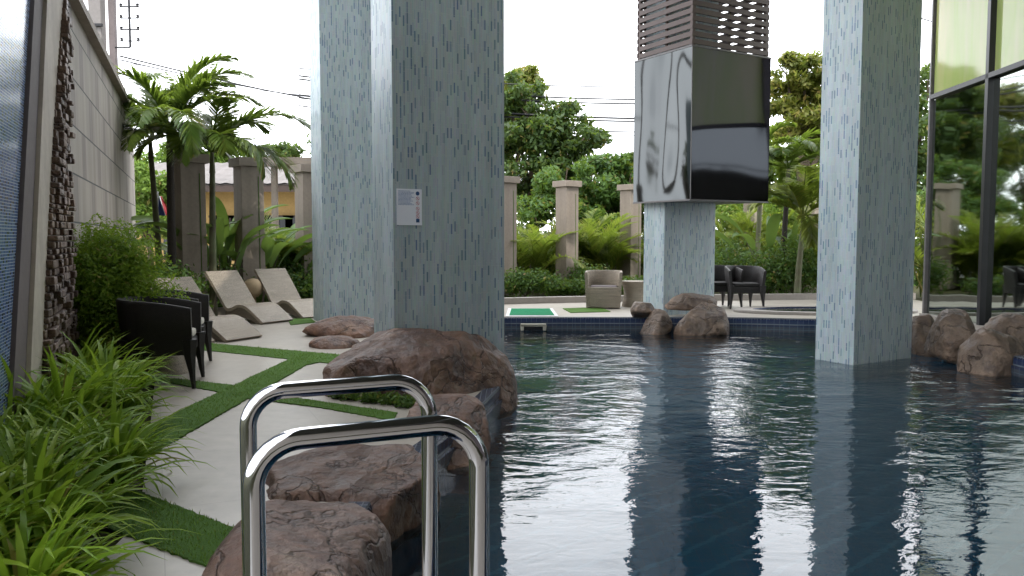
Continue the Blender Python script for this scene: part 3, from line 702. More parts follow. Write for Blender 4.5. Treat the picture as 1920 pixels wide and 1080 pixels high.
# ------------------------------------------------------------------ rocks
def rock(name, pts, label, mat='rock', seed=0, sub=5, soft=44, amp=.05, group=None, drop=-.45):
    pts = [V(p) for p in pts]; c = sum(pts, V())/len(pts)
    if drop: pts = pts+[V((c.x+(p.x-c.x)*.92, c.y+(p.y-c.y)*.92, drop)) for p in pts]
    c = V((c.x, c.y, sum(p.z for p in pts)/len(pts))) if drop else c
    bm = bmesh.new(); vs = [bm.verts.new(p-c) for p in pts]; bmesh.ops.convex_hull(bm, input=vs); bm.normal_update()
    pl = []
    for f in bm.faces:
        n_ = f.normal.copy(); d = n_.dot(f.verts[0].co)
        if d < 0: n_, d = -n_, -d
        if d > .01: pl.append((n_, d))
    bm.free(); rr = random.Random(seed*13+5)
    for k in range(26):
        n_ = V((rr.gauss(0, 1), rr.gauss(0, 1), rr.gauss(.3, .8))).normalized()
        pl.append((n_, max((p-c).dot(n_) for p in pts)*rr.uniform(.62, .92)))
    bm = bmesh.new(); bmesh.ops.create_icosphere(bm, subdivisions=sub, radius=1)
    size = max((p-c).length for p in pts); sv = V((seed*3.7, seed*1.3, 0))
    for v in bm.verts:
        dr = v.co.normalized(); k = 0
        for n_, d in pl:
            q = n_.dot(dr)/d
            if q > 0: k += (q*size)**soft
        r = 1.09*size*k**(-1/soft); p = dr*r
        f1 = noise.fractal(p*1.7/size*1.2+sv, .9, 2.1, 5)
        # chiselled facets: snap low noise with ridges
        rg = abs(noise.noise(p*1.3/size+sv*2)+.12*noise.noise(p*6/size)); st = -max(0, 1-rg/.035)*(.5+noise.noise(p*.9/size+sv))
        cell = noise.cell(p*3.1/size+V((f1, f1, f1))*.6+sv)
        f2 = noise.fractal(p*7/size+sv, 1.0, 2.1, 4); v.co = p+dr*size*(amp*.4*f1+.022*st+amp*.42*f2)
    for ax in range(3):
        a0, a1 = min(p[ax] for p in pts)-c[ax], max(p[ax] for p in pts)-c[ax]; b0, b1 = min(v.co[ax] for v in bm.verts), max(v.co[ax] for v in bm.verts)
        for v in bm.verts: v.co[ax] = a0+(v.co[ax]-b0)*(a1-a0)/(b1-b0)
    m = M(); bm.verts.index_update(); m.v = [tuple(v.co) for v in bm.verts]; m.f = [tuple(x.index for x in f.verts) for f in bm.faces]; bm.free()
    return tag(m.obj(name, mat, loc=c, smooth='all', uv=False), label, 'rock', group or 'boulders round the pool')
def rockball(c, sz, rz, seed, label, mat='rock', flat=.35, sub=4):
    rr = random.Random(seed); pts = []
    for k in range(16):
        a = 2*pi*k/16*1.0+rr.uniform(-.3, .3); zz = rr.uniform(-.5, 1); rr_ = sqrt(max(0.05, 1-zz*zz))*rr.uniform(.82, 1.1)
        x, y = cos(a)*rr_*sz[0]/2, sin(a)*rr_*sz[1]/2
        pts.append((c[0]+x*cos(rz)-y*sin(rz), c[1]+x*sin(rz)+y*cos(rz), c[2]+zz*sz[2]/2*(1 if zz > 0 else 1)))
    for k in range(4):
        a = k*pi/2+rr.uniform(-.4, .4); pts.append((c[0]+cos(a)*sz[0]*.22, c[1]+sin(a)*sz[1]*.22, c[2]+sz[2]/2*rr.uniform(.8, 1.0)))
    return rock('boulder', pts, label, mat, seed, sub, drop=None)
rock('boulder', [(-1.84, 7.9, -.05), (-1.62, 7.5, -.05), (-.9, 7.25, -.1), (-.05, 7.75, -.4), (.07, 8.35, -.4), (.05, 8.9, -.4), (-.1, 9.4, -.2), (-1.95, 8.7, -.05), (-1.9, 8.2, .02),
      (-1.28, 8.3, .46), (-.93, 8.4, .54), (-.46, 8.5, .58), (-.30, 9.0, .50), (-.13, 8.7, .38), (.05, 8.35, .02), (-1.66, 7.85, .22), (-1.05, 7.5, .22), (-.35, 7.7, .25), (-1.4, 8.9, .40), (0, 8.0, -.08)],
     'largest red brown boulder wrapped round the foot of the column with the notice', seed=1, sub=6, soft=60, amp=.035)
def PW(l): return [P(*q) for q in l]
rock('boulder', PW([(440, 1065, 3.85), (456, 985, 4.0), (505, 932, 4.25), (575, 905, 4.15), (640, 908, 4.15), (705, 940, 4.3), (735, 1010, 4.1), (738, 1120, 3.9), (700, 1260, 3.6), (520, 1350, 3.3), (440, 1190, 3.6), (545, 975, 4.05), (650, 975, 4.0), (600, 1180, 3.3), (500, 1080, 3.6), (690, 1090, 3.6)])+[V((-1.0, 4.3, -.1)), V((-1.2, 3.05, .0)), V((-.62, 2.95, -.1)), V((-1.12, 3.12, .13)), V((-.66, 3.1, .10))],
     'nearest red brown boulder with a grey patch on top, behind the ladder legs', 'rock_near', seed=2, sub=6, soft=50, amp=.04)
rock('boulder', PW([(455, 925, 5.0), (510, 852, 5.3), (600, 822, 5.55), (790, 818, 5.7), (825, 860, 5.5), (828, 925, 5.2), (790, 975, 5.0), (735, 1010, 4.85), (500, 950, 4.8), (560, 880, 5.0), (700, 880, 4.95), (640, 935, 4.7), (770, 900, 5.0)])+[G(470, 925)+V((0, 0, .02)), G(540, 925)+V((0, 0, .02)), G(620, 935)+V((0, 0, .02)), G(700, 950)+V((0, 0, .02)), V((-.75, 5.7, -.1)), V((-.62, 4.85, -.1)), V((-.46, 5.25, -.1)), V((-.5, 5.1, .05))],
     'wide flat red brown boulder second from the ladder along the pool edge', seed=3, sub=6, soft=50, amp=.04)
rock('boulder', PW([(748, 790, 6.3), (775, 750, 6.6), (830, 736, 6.8), (880, 742, 6.8), (912, 775, 6.6), (920, 830, 6.3), (900, 870, 6.1), (860, 885, 6.0), (800, 850, 5.95), (755, 830, 6.0), (850, 780, 6.3)])+[V((-.5, 7, -.1)), V((-.3, 6.9, -.4)), V((-.4, 6.0, -.5))],
     'small red brown boulder between the flat boulder and the largest boulder', seed=4, sub=5, soft=50, amp=.04)
def rb(x0, x1, yt, yb, D, dz, seed, label, mat, rz=0, thickness=None, low=-.1):
    cx = (x0+x1)/2; w_ = (x1-x0)/F*D; zt = P(cx, yt, D).z; zb = low if low < -.2 else min(P(cx, yb, D).z, low); h = zt-zb
    return rockball((P(cx, 445, D).x, D, zb+h*.45), (w_*1.04, dz, h*1.12), rz, seed, label, mat)
rb(570, 712, 592, 648, 12.5, 1.3, 11, 'reddish boulder at the foot of the column beside the loungers', 'rock')
rb(561, 676, 630, 672, 11.1, .8, 12, 'low flat reddish rock lying before the column beside the loungers', 'rock')
rb(650, 715, 643, 676, 10.7, .6, 19, 'small flat reddish rock half hidden by the column with the notice', 'rock')
rb(1178, 1236, 563, 600, 15.1, .8, 13, 'pale sandy boulder left of the steel clad column', 'rock_sand')
rb(1200, 1268, 578, 622, 14.7, .8, 14, 'sandy boulder dipping into the water before the steel clad column', 'rock_sand', low=-.75)
rb(1262, 1376, 566, 622, 14.7, .8, 15, 'broad sandy boulder right of the steel clad column at the water', 'rock_sand', low=-.75)
rb(1245, 1350, 549, 600, 15.2, .6, 16, 'upper sandy boulder leaning against the steel clad column', 'rock_sand')
rb(1700, 1765, 588, 665, 12.2, .8, 17, 'sandy boulder just right of the column in the water', 'rock_sand', low=-.75)
rb(1742, 1842, 577, 684, 11.3, .9, 18, 'tall rounded sandy boulder under the facade mullion', 'rock_sand', low=-.75)
rb(1805, 1945, 612, 708, 10.5, .9, 21, 'broad sandy boulder at the right end of the waterline', 'rock_sand', low=-.75)
rb(1836, 1990, 586, 660, 11.8, .8, 20, 'sandy boulder at the foot of the glass, behind the others', 'rock_sand', low=-.6)

# ------------------------------------------------------------------ pool ladder
def rounded(pts, r, n=9):
    pts = [V(p) for p in pts]; out = [pts[0]]
    for a, b, c in zip(pts, pts[1:], pts[2:]):
        u = (a-b).normalized(); v = (c-b).normalized(); ang_ = u.angle(v); tt = r/tan(ang_/2)
        p0, p1 = b+u*tt, b+v*tt; cc = b+(u+v).normalized()*(r/sin(ang_/2))
        for k in range(n+1):
            d = (p0-cc).lerp(p1-cc, k/n).normalized()*r; out.append(cc+d)
    return out+[pts[-1]]
t = thing('pool_ladder', 'polished stainless steel ladder with twin handrails at the pool edge', 'ladder', (-.35, 1.75, 0))
tl_ = V(t.location)
def rail(lx, ly, rx, ry, d1, d2, pt):
    a = P(lx, ly, d1); b = P(rx, ry, d2)
    m = M(); pts = [V((a.x, a.y, -.02)), a, b, V((b.x, b.y, -1.0))]
    m.tube([p-tl_ for p in rounded(pts, .088)], .0205, 20); return m.obj('handrail', 'chrome', t, smooth=True), a, b
r1, a1, b1 = rail(474, 831, 898, 789, 1.45, 1.57, 0)
r2, a2, b2 = rail(464, 737, 804, 712, 1.925, 2.03, 0)
for z in (-.35, -.65, -.95): M().box(((b1.x+b2.x)/2-tl_.x, (b1.y+b2.y)/2-tl_.y, z), ((b2-b1).length, .08, .025), atan2(b2.y-b1.y, b2.x-b1.x)).obj('tread', 'chrome', t, bevel=.005)
for a in (a1, a2): M().lathe([(.02, 0), (.045, .0), (.045, .012), (.022, .022)], 20, (a.x-tl_.x, a.y-tl_.y, .002)).obj('base_flange', 'chrome', t, smooth=True)

# ------------------------------------------------------------------ furniture
def loft(m, rows):
    k = len(rows[0]); vs = [p for r in rows for p in r]; fs = []
    for i in range(len(rows)-1):
        for j in range(k-1): fs.append((i*k+j, i*k+j+1, (i+1)*k+j+1, (i+1)*k+j))
    m.add(vs, fs)
def make_lounger():
    t = thing('sun_lounger', 'x', 'sun lounger', (0, 0, 0), 0, 'wave shaped beige wicker loungers')
    prof = catmull([(0, .035, 0), (.25, .17, 0), (.52, .30, 0), (.78, .33, 0), (1.02, .26, 0), (1.16, .27, 0), (1.35, .46, 0), (1.6, .71, 0), (1.82, .92, 0)], 6, False)
    prof = [(p.x*.83, p.y*.97) for p in prof]; W_ = .70; th = .055
    # local x: length (foot at 0), y: width, woven shell
    m = M(); top = []; bot = []
    for i, (s, z) in enumerate(prof):
        a = prof[max(0, i-1)]; b = prof[min(len(prof)-1, i+1)]; tx, tz = b[0]-a[0], b[1]-a[1]; l = sqrt(tx*tx+tz*tz)
        top.append((s, z)); bot.append((s+tz/l*th, max(.005, z-tx/l*th)))
    n_ = len(top)
    for y in (0, W_): m.add([(s, y, z) for s, z in top]+[(s, y, z) for s, z in bot], [((i, i+1, n_+i+1, n_+i) if y == 0 else (n_+i, n_+i+1, i+1, i)) for i in range(n_-1)])
    loft(m, [[(s, y, z) for y in (W_, 0)] for s, z in top]); loft(m, [[(s, y, z) for y in (0, W_)] for s, z in bot])
    m.add([(*(top[-1][0], 0), top[-1][1]), (top[-1][0], W_, top[-1][1]), (bot[-1][0], W_, bot[-1][1]), (bot[-1][0], 0, bot[-1][1])], [(0, 1, 2, 3)])
    m.add([(top[0][0], 0, top[0][1]), (top[0][0], W_, top[0][1]), (bot[0][0], W_, bot[0][1]), (bot[0][0], 0, bot[0][1])], [(3, 2, 1, 0)])
    m.obj('woven_top', 'wicker_light', t, smooth=50)
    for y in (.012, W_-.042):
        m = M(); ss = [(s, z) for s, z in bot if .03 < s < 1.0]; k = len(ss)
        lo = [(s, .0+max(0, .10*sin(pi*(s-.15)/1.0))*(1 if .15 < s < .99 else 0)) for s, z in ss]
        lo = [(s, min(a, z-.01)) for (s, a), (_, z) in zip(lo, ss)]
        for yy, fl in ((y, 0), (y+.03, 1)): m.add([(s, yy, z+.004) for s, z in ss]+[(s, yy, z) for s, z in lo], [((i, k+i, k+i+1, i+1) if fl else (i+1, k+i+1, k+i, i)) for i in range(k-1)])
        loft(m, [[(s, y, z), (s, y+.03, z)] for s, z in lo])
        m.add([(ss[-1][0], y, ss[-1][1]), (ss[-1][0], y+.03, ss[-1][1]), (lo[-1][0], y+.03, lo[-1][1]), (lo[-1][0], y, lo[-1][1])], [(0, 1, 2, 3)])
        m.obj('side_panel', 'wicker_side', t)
    for y in (.05, W_-.05): m = M(); m.tube([(1.25, y, .58), (1.34, y, .28), (1.4, y, 0)], [.022, .022, .018], 8); m.obj('leg', 'wicker_side', t, smooth=True)
    return t
lg = make_lounger()
def place_l(o, foot, Ld, label):
    # foot: near corner; local +x = Ld ; local +y must be away from the camera => mirror through rotation
    a = atan2(Ld[1], Ld[0]); W_ = .70; yv = V((-sin(a), cos(a)))      # local y axis
    base = V(foot)
    if yv.y < 0: base = base-yv*W_
    o.location = (base.x, base.y, .004); o.rotation_euler.z = a; o['label'] = label
A = G(425.5, 643); B = G(493, 609); Cc = G(569, 599)
place_l(lg, (A.x, A.y), (-.89, .46), 'nearest full wicker lounger, with its humped foot before the dark armchairs')
o = dup(lg); place_l(o, (B.x, B.y), (-.85, .53), 'wicker lounger with a round clay ball behind its backrest')
o = dup(lg); place_l(o, (Cc.x, Cc.y), (-.78, .62), 'wicker lounger closest to the tiled column, partly hidden by it')
o = dup(lg); place_l(o, (A.x-.50, A.y-.66), (-.87, .5), 'leftmost wicker lounger, half hidden behind the dark armchairs and bush')
p = P(474, 540, 15.6)
t = thing('clay_ball', 'round sand coloured clay ball on a short post behind the loungers', 'ornament', (p.x, 15.6, 0))
m = M(); m.lathe([(.01, p.z-.19), (.1, p.z-.17), (.17, p.z-.1), (.2, p.z), (.17, p.z+.1), (.1, p.z+.17), (.01, p.z+.19)], 20); m.obj('ball', 'pot', t, smooth='all')
M().tube([(0, 0, -.03), (0, 0, p.z-.17)], .06, 12).obj('post', 'pot', t, smooth=True)

def ushell(m, z_bot, z_top, w0, d0, flare, th, nseg=28, arm_drop=.08, arch=0.):
    # U plan open to +x ; w0 half width, d0 depth ; closed solid shell
    pth = []
    for k in range(nseg+1):
        s = k/nseg
        if s < .28: q = s/.28; pth.append((d0*(1-q)*.62, -w0))
        elif s > .72: q = (s-.72)/.28; pth.append((d0*q*.62, w0))
        else: a = (s-.28)/.44*pi; pth.append((-sin(a)*d0*.38, -cos(a)*w0))
    pth = [(x, y) for x, y in pth]
    rows = []
    for k, (x, y) in enumerate(pth):
        a = pth[max(0, k-1)]; b = pth[min(nseg, k+1)]; tx, ty = b[0]-a[0], b[1]-a[1]; l = sqrt(tx*tx+ty*ty); nx, ny = -ty/l, tx/l  # outward?
        if nx*(x-d0*.15)+ny*y < 0: nx, ny = -nx, -ny
        s = abs(k/nseg-.5)*2; zt = z_top-arm_drop*s**2; zb = z_bot(s) if callable(z_bot) else z_bot
        row = []
        for zz, off in ((zb, 0), ((zb+zt)/2, flare*.55), (zt-.02, flare), (zt, flare-.012), (zt, flare-th+.012), (zt-.02, flare-th), ((zb+zt)/2, flare*.55-th), (zb, -th), (zb, 0)):
            row.append((x+nx*off, y+ny*off, zz))
        rows.append(row)
    loft(m, rows)
    for e, rv in ((0, 0), (-1, 1)):
        r = rows[e][:-1]; f = tuple(range(8)); m.add(r, [f[::-1] if rv == 0 else f])
def dark_chair():
    t = thing('wicker_armchair', 'x', 'armchair', (0, 0, 0), 0, 'dark wicker tub armchairs')
    m = M(); ushell(m, lambda s: .30+.0*s, .80, .30, .62, .05, .05); m.obj('backrest', 'wicker_dark', t, smooth=50)
    M().box((.09, 0, .36), (.54, .54, .12)).obj('seat', 'wicker_dark', t, bevel=.02)
    M().box((.10, 0, .455), (.50, .48, .07)).obj('cushion', 'cushion', t, bevel=.025)
    for x, y in ((.36, -.29), (.36, .29), (-.19, -.2), (-.19, .2)):
        sx = .03 if x > 0 else -.05; m = M()
        m.tube([(x, y, .44), (x, y, .30), (x+sx*.5, y*1.02, .16), (x+sx, y*1.06, 0)], [.07, .055, .032, .018], 6); m.obj('leg', 'wicker_dark', t, smooth=True)
    return t
dc = dark_chair()
a = G(360, 731)
dc.scale = (1.13,)*3; dc.location = (a.x-.52, a.y+.30, 0); dc.rotation_euler.z = R(14); dc['label'] = 'nearest dark wicker armchair seen from its side above the strap leaved plants'
dup(dc, (a.x-.88, a.y+1.45, 0), R(12), 'dark wicker armchair behind the nearest one, in front of the loungers')
dup(dc, (P(1394, 445, 17.3).x, 17.3, 0), R(-93), 'dark wicker armchair facing the pool right of the steel clad column')
dup(dc, (P(1348, 445, 17.6).x, 17.6, 0), R(-80), 'dark wicker armchair almost hidden behind the steel clad column')
for o in [o for o in col.objects if o.name.startswith('wicker_armchair') and o.location.y > 15]:
    for ch in children(o):
        if ch.name.startswith('cushion'): ch.data = ch.data.copy(); ch.data.materials[0] = MT['wicker_dark']
t = thing('tub_armchair', 'solid beige wicker tub armchair on the far deck', 'armchair', (P(1133, 445, 17.4).x, 17.4, 0), R(-98))
m = M(); ushell(m, .02, .80, .36, .72, .04, .06, arm_drop=.02); m.obj('shell', 'wicker_light', t, smooth=50)
m = M(); m.box((.13, 0, .22), (.62, .59, .40)); m.obj('seat', 'wicker_light', t, bevel=.03)
M().box((.12, 0, .45), (.5, .56, .06)).obj('cushion', 'dark_render', t, bevel=.02)
# front board curves up between the arms
m = M(); m.box((.40, 0, .24), (.07, .70, .44)); m.obj('front_panel', 'wicker_light', t, bevel=.02)
def table(x, y, label):
    m = M(); m.lathe([(.01, 0), (.27, 0), (.27, .03), (.235, .16), (.22, .30), (.24, .42), (.285, .52), (.295, .54), (.295, .56), (.01, .56)], 32)
    return tag(m.obj('side_table', 'wicker_light', loc=(x, y, 0), smooth=40), label, 'table', 'hourglass wicker side tables')
table(P(1190, 445, 17.6).x, 17.6, 'waisted wicker side table beside the beige tub armchair')
table(a.x-.72, a.y+.98, 'waisted wicker side table between the two dark armchairs')

# ------------------------------------------------------------------ garden pillars
def gpillar():
    t = thing('garden_pillar', 'x', 'pillar', (0, 0, 0), R(38), 'tall beige garden pillars')
    M().box((0, 0, 1.46), (.46, .46, 2.96)).obj('shaft', 'pillar', t, bevel=.008)
    M().box((0, 0, 3.03), (.60, .60, .17)).obj('cap', 'pillar', t, bevel=.01)
    M().box((.12, -.2305, 1.4), (.02, .006, 2.7)).obj('lichen_groove', 'ground_leaf', t)
    return t
gp = gpillar()
gl_ = [(358, 15.6, 'beige garden pillar nearest the boundary wall, behind the palms'), (468, 16.4, 'beige garden pillar second from the boundary wall, behind the broad leaves'),
       (580, 17.9, 'beige garden pillar just left of the tiled column by the loungers'), (780, 19.8, 'beige garden pillar hidden behind the column with the notice'), (946, 21.3, 'beige garden pillar just right of the column with the notice'),
       (1063, 22.9, 'beige garden pillar left of the tub armchair'), (1182, 24.5, 'beige garden pillar behind the tub armchair'), (1300, 26.0, 'beige garden pillar hidden behind the steel clad column'),
       (1411, 27.4, 'beige garden pillar behind the dark armchair'), (1522, 28.6, 'beige garden pillar behind the dense palm by the column in the water')]
for i, (px, D, lb) in enumerate(gl_):
    x = P(px, 445, D).x
    if i == 0: gp.location = (x, D, 0); gp['label'] = lb
    else: dup(gp, (x, D, 0), label=lb)

# ------------------------------------------------------------------ plants
def strap_clump(rr, n_, ln, wd):
    m = M()
    for k in range(n_):
        az = rr.uniform(0, 2*pi); el = R(rr.triangular(18, 88, 60)); l = ln*rr.uniform(.6, 1.15); w_ = wd*rr.uniform(.7, 1.2)
        b = V((cos(az)*rr.uniform(0, .10), sin(az)*rr.uniform(0, .10), rr.uniform(-.02, .16))); p = b; e = el; pts = []; wids = []; sides = []
        twist = rr.uniform(-.5, .5); curl = rr.uniform(.10, .38)
        for j in range(7):
            s = j/6; pts.append(p); wids.append(w_*(.45+1.0*s if s < .4 else .9*(1-((s-.4)/.6)**1.7)+.02))
            sd_ = V((-sin(az+twist*s), cos(az+twist*s), .25*sin(twist*3))).normalized(); sides.append(sd_)
            p = p+V((cos(az)*cos(e), sin(az)*cos(e), sin(e)))*l/6; e -= curl*(.5+s*1.4)
        # folded leaf: two half ribbons
        vs = []; fs = []
        for q, w2, sd_ in zip(pts, wids, sides): vs += [q-sd_*w2/2+V((0, 0, w2*.18)), q, q+sd_*w2/2+V((0, 0, w2*.18))]
        for j in range(6):
            i0 = 3*j; fs += [(i0, i0+1, i0+4, i0+3), (i0+1, i0+2, i0+5, i0+4)]
        m.add(vs, fs)
    return m
rr = random.Random(5); protos = []
spots = [(-1.62, 3.0), (-2.05, 3.15), (-1.95, 3.6), (-2.4, 3.6), (-2.25, 4.05), (-2.15, 4.75), (-2.65, 4.3), (-2.55, 4.75), (-2.62, 5.25), (-2.95, 5.1), (-2.98, 5.7), (-3.3, 5.75), (-2.88, 6.3), (-3.35, 6.35), (-3.72, 6.6), (-3.25, 6.95), (-3.6, 7.15), (-2.85, 3.75), (-2.5, 3.1)]
cl_lab = ['at the bottom edge of the photo, nearest the camera', 'in the bottom left corner', 'leaning over the near turf strip corner', 'at the left edge behind the corner clump', 'just above the near turf strip',
          'spilling over the deck slab beside the long turf strip', 'at the left edge beneath the blue tiled wall', 'in the middle of the bed opposite the front boulder', 'hanging over the deck opposite the ladder rails', 'under the leaning frame post',
          'halfway along the bed on its deck side', 'halfway along the bed at the foot of the frame post', 'reaching towards the side table', 'at the foot of the stone strip', 'against the stone strip at its far side', 'right beside the nearest dark armchair', 'farthest up the bed, before the feathery bush', 'against the tiled wall at the left edge', 'outermost in the bottom left']
for i, ((x, y), lb) in enumerate(zip(spots, cl_lab)):
    x -= .34 if y > 5.9 else .26
    if i < 6:
        o = strap_clump(rr, 185, .56, .038).obj('strap_leaf_plant', 'strap', smooth='all', uv=False); protos.append(o)
    else: o = protos[i % 6].copy(); col.objects.link(o)
    s = rr.uniform(.92, 1.12)*(1.12 if y > 5.5 else 1.); o.scale = (s, s, s*1.02); o.location = (x, y, -.03); o.rotation_euler.z = rr.uniform(0, 6)
    tag(o, 'green strap leaved clump '+lb, 'plant', 'strap leaved plants in the long bed')
def leaf_cloud(m, blobs, n_, size, rr, asp=.5, shell=.45, droop=0.):
    tot = sum(b[1][0]*b[1][1]+b[1][0]*b[1][2] for b in blobs)
    for c, r in blobs:
        k = int(n_*(r[0]*r[1]+r[0]*r[2])/tot)
        for _ in range(k):
            d = V((rr.gauss(0, 1), rr.gauss(0, 1), rr.gauss(0, 1))).normalized(); q = rr.uniform(shell, 1)**.6
            nz = noise.noise(V(c)*.37+d*2.1); q *= 1+.35*nz
            if noise.noise(V(c)+d*4.3) < -.32: continue
            p = V((c[0]+d.x*r[0]*q, c[1]+d.y*r[1]*q, c[2]+d.z*r[2]*q))
            s = size*rr.uniform(.6, 1.4); n1 = (d*.7+V((rr.gauss(0, .6), rr.gauss(0, .6), rr.gauss(.3, .6)))).normalized()
            u = n1.orthogonal().normalized(); u.rotate(Matrix.Rotation(rr.uniform(0, 2*pi), 3, n1)); v = n1.cross(u)
            u = (u+V((0, 0, -droop))).normalized()
            m.add([p-u*s, p-v*s*asp+u*s*.1, p+u*s, p+v*s*asp+u*s*.1], [(0, 1, 2, 3)])
# feathery bush by the stone strip
t = thing('feathery_bush', 'rounded yellow green feathery bush beside the stone strip', 'bush', (-4.42, 8.6, -.03))
m = M(); rr = random.Random(8)
bl = [((0, -.05, 1.0), (.52, .62, .62)), ((.1, -.2, .5), (.58, .6, .55)), ((.12, .1, 1.3), (.45, .5, .45)), ((.25, .1, .85), (.5, .5, .6)), ((-.05, -.4, .95), (.38, .35, .55)), ((-.25, .5, 1.05), (.42, .5, .6))]
leaf_cloud(m, bl, 60000, .024, rr, .36, .1); m.obj('foliage', 'feather', t, uv=False)
m = M()
for k in range(9):
    a = k*.7; m.tube([(0, .1, 0), (cos(a)*.2, .1+sin(a)*.25, .5), (cos(a)*.35, .1+sin(a)*.5, 1.1)], [.02, .014, .006], 5)
m.obj('stem', 'bark', t)

def frond(m, base, az, el, ln, droop, nl, ll, rr, lw=.03, vdroop=.5, start=.15):
    p = V(base); e = el; pts = []; dirs = []; K = 16
    for k in range(K+1):
        pts.append(p.copy()); d = V((cos(az)*cos(e), sin(az)*cos(e), sin(e))); dirs.append(d); p = p+d*ln/K; e -= droop/K*(.4+1.3*k/K)
    m.tube(pts, [.016*(1-k/K)+.004 for k in range(K+1)], 4, False)
    side0 = V((-sin(az), cos(az), 0))
    for i in range(nl):
        s = start+(1-start)*i/nl; f = s*K; k = min(K-1, int(f)); q = pts[k].lerp(pts[k+1], f-k); d = dirs[k]
        env = sin(pi*min(1, (s-start)/(1-start)*.86+.14))**.6; l = ll*env*rr.uniform(.85, 1.1)
        up = side0.cross(d).normalized()
        if up.z < 0: up = -up
        for sg in (-1, 1):
            out = (side0*sg*cos(.75)+d*(.62+.5*s)+up*rr.uniform(.15, .5)).normalized(); a_ = q; pp = [a_]
            for j in range(3): out = (out+V((0, 0, -vdroop*rr.uniform(.5, 1.2)*.5))).normalized(); a_ = a_+out*l/3; pp.append(a_)
            sd_ = out.cross(V((0, 0, 1)))
            sd_ = (sd_.normalized() if sd_.length > .05 else d)
            sd_ = (sd_*.8+d*.4).normalized()
            m.ribbon(pp, [lw*.5, lw, lw*.8, .002], [sd_]*4)
def palm(x, y, hgt, label, nf, fl, rr, lean=(0, 0), bark='palm_bark', mat='palm', r0=.055, group=None, spec=None, el0=(10, 85), ll=.5, name='palm_tree', nl=74, lw=.048):
    t = thing(name, label, 'palm', (x, y, -.04), 0, group)
    tp = V((lean[0], lean[1], hgt)); m = M(); n_ = 14
    pts = [V((lean[0]*(k/n_)**1.6, lean[1]*(k/n_)**1.6, hgt*k/n_)) for k in range(n_+1)]
    m.tube(pts, [r0*(1.25-.45*k/n_)*(1.06 if k % 2 else 1) for k in range(n_+1)], 10)
    m.obj('trunk', bark, t, smooth=True)
    m = M(); m.tube([tp, tp+V((lean[0]*.1, 0, .45))], [r0*1.0, r0*.5], 8); m.obj('crownshaft', 'palm_bark', t, smooth=True)
    m = M(); c = tp+V((0, 0, .4))
    if spec: fr = spec
    else: fr = [(k*2.399+rr.uniform(-.3, .3), R(rr.uniform(*el0)), fl*rr.uniform(.8, 1.1), rr.uniform(1.1, 2.2)) for k in range(nf)]
    for az, el, l, dr in fr: frond(m, c+V((cos(az), sin(az), 0))*.03, az, el, l, dr, nl, ll, rr, lw)
    m.obj('crown', mat, t, uv=False)
    return t
rr = random.Random(21)
def D2(px, D): return P(px, 445, D).x
# left palms
x = D2(321, 15.0)
palm(x, 15.0, 3.2, 'dark stemmed palm, tallest of the three beside the boundary wall', 15, 2.1, rr, (.02, 0), 'palm_dark', 'palm', .075, 'palms by the boundary wall', el0=(5, 86), ll=.5)
x = D2(299, 15.8)
palm(x, 15.8, 3.1, 'slim green stemmed palm closest to the boundary wall', 12, 1.9, rr, (-.12, 0), 'palm_bark', 'palm', .06, 'palms by the boundary wall', el0=(0, 80), ll=.5)
x = D2(397, 15.0)
palm(x, 15.0, 2.75, 'green stemmed palm with long fronds arching towards the tiled columns', 0, 1.9, rr, (.04, 0), 'palm_bark', 'palm', .06, 'palms by the boundary wall', ll=.6,
     spec=[(.1, R(52), 2.2, 2.0), (-.25, R(16), 2.0, 1.9), (-1.0, R(40), 1.3, 2.2), (.9, R(60), 1.5, 1.8), (1.9, R(66), 1.5, 1.6), (2.8, R(55), 1.5, 1.8), (3.7, R(35), 1.4, 2.0), (4.6, R(30), 1.3, 2.2), (5.3, R(70), 1.3, 1.2), (-.6, R(25), 1.9, 2.2)])
# right palms
for px, D, h, lb, mt, br in ((1468, 21.5, 3.0, 'tall palm with hanging fronds right of the steel box', 'palm', 'palm_dark'), (1497, 19.8, 1.7, 'shorter palm with pale drooping fronds beside the column in the water', 'areca', 'palm_bark'), (1420, 24.5, 3.6, 'palm rising behind the steel box at its right edge', 'palm', 'palm_bark')):
    palm(D2(px, D), D, h, lb, 13, 1.7, rr, (.1, 0), br, mt, .07, 'palms at the right of the garden', el0=(-5, 85), ll=.6)
def areca(x, y, n_, h, rr, label, mat='areca'):
    t = thing('areca_palm', label, 'palm', (x, y, -.04), 0, 'arching areca palms along the pillars')
    m = M(); st = M()
    for k in range(n_):
        az = rr.uniform(0, 2*pi); el = R(rr.uniform(50, 86)); b = V((rr.gauss(0, .18), rr.gauss(0, .18), rr.uniform(0, .25)))
        frond(m, b, az, el, 1.15*h*rr.uniform(.75, 1.15), rr.uniform(.8, 1.8), 38, .5, rr, .042, .35, .25)
    m.obj('fronds', mat, t, uv=False)
    for k in range(7): a_ = k*.9; st.tube([(cos(a_)*.15, sin(a_)*.15, 0), (cos(a_)*.25, sin(a_)*.25, h*.45)], [.03, .02], 6)
    st.obj('canes', 'palm_bark', t, smooth=True)
    return t
rr = random.Random(33)
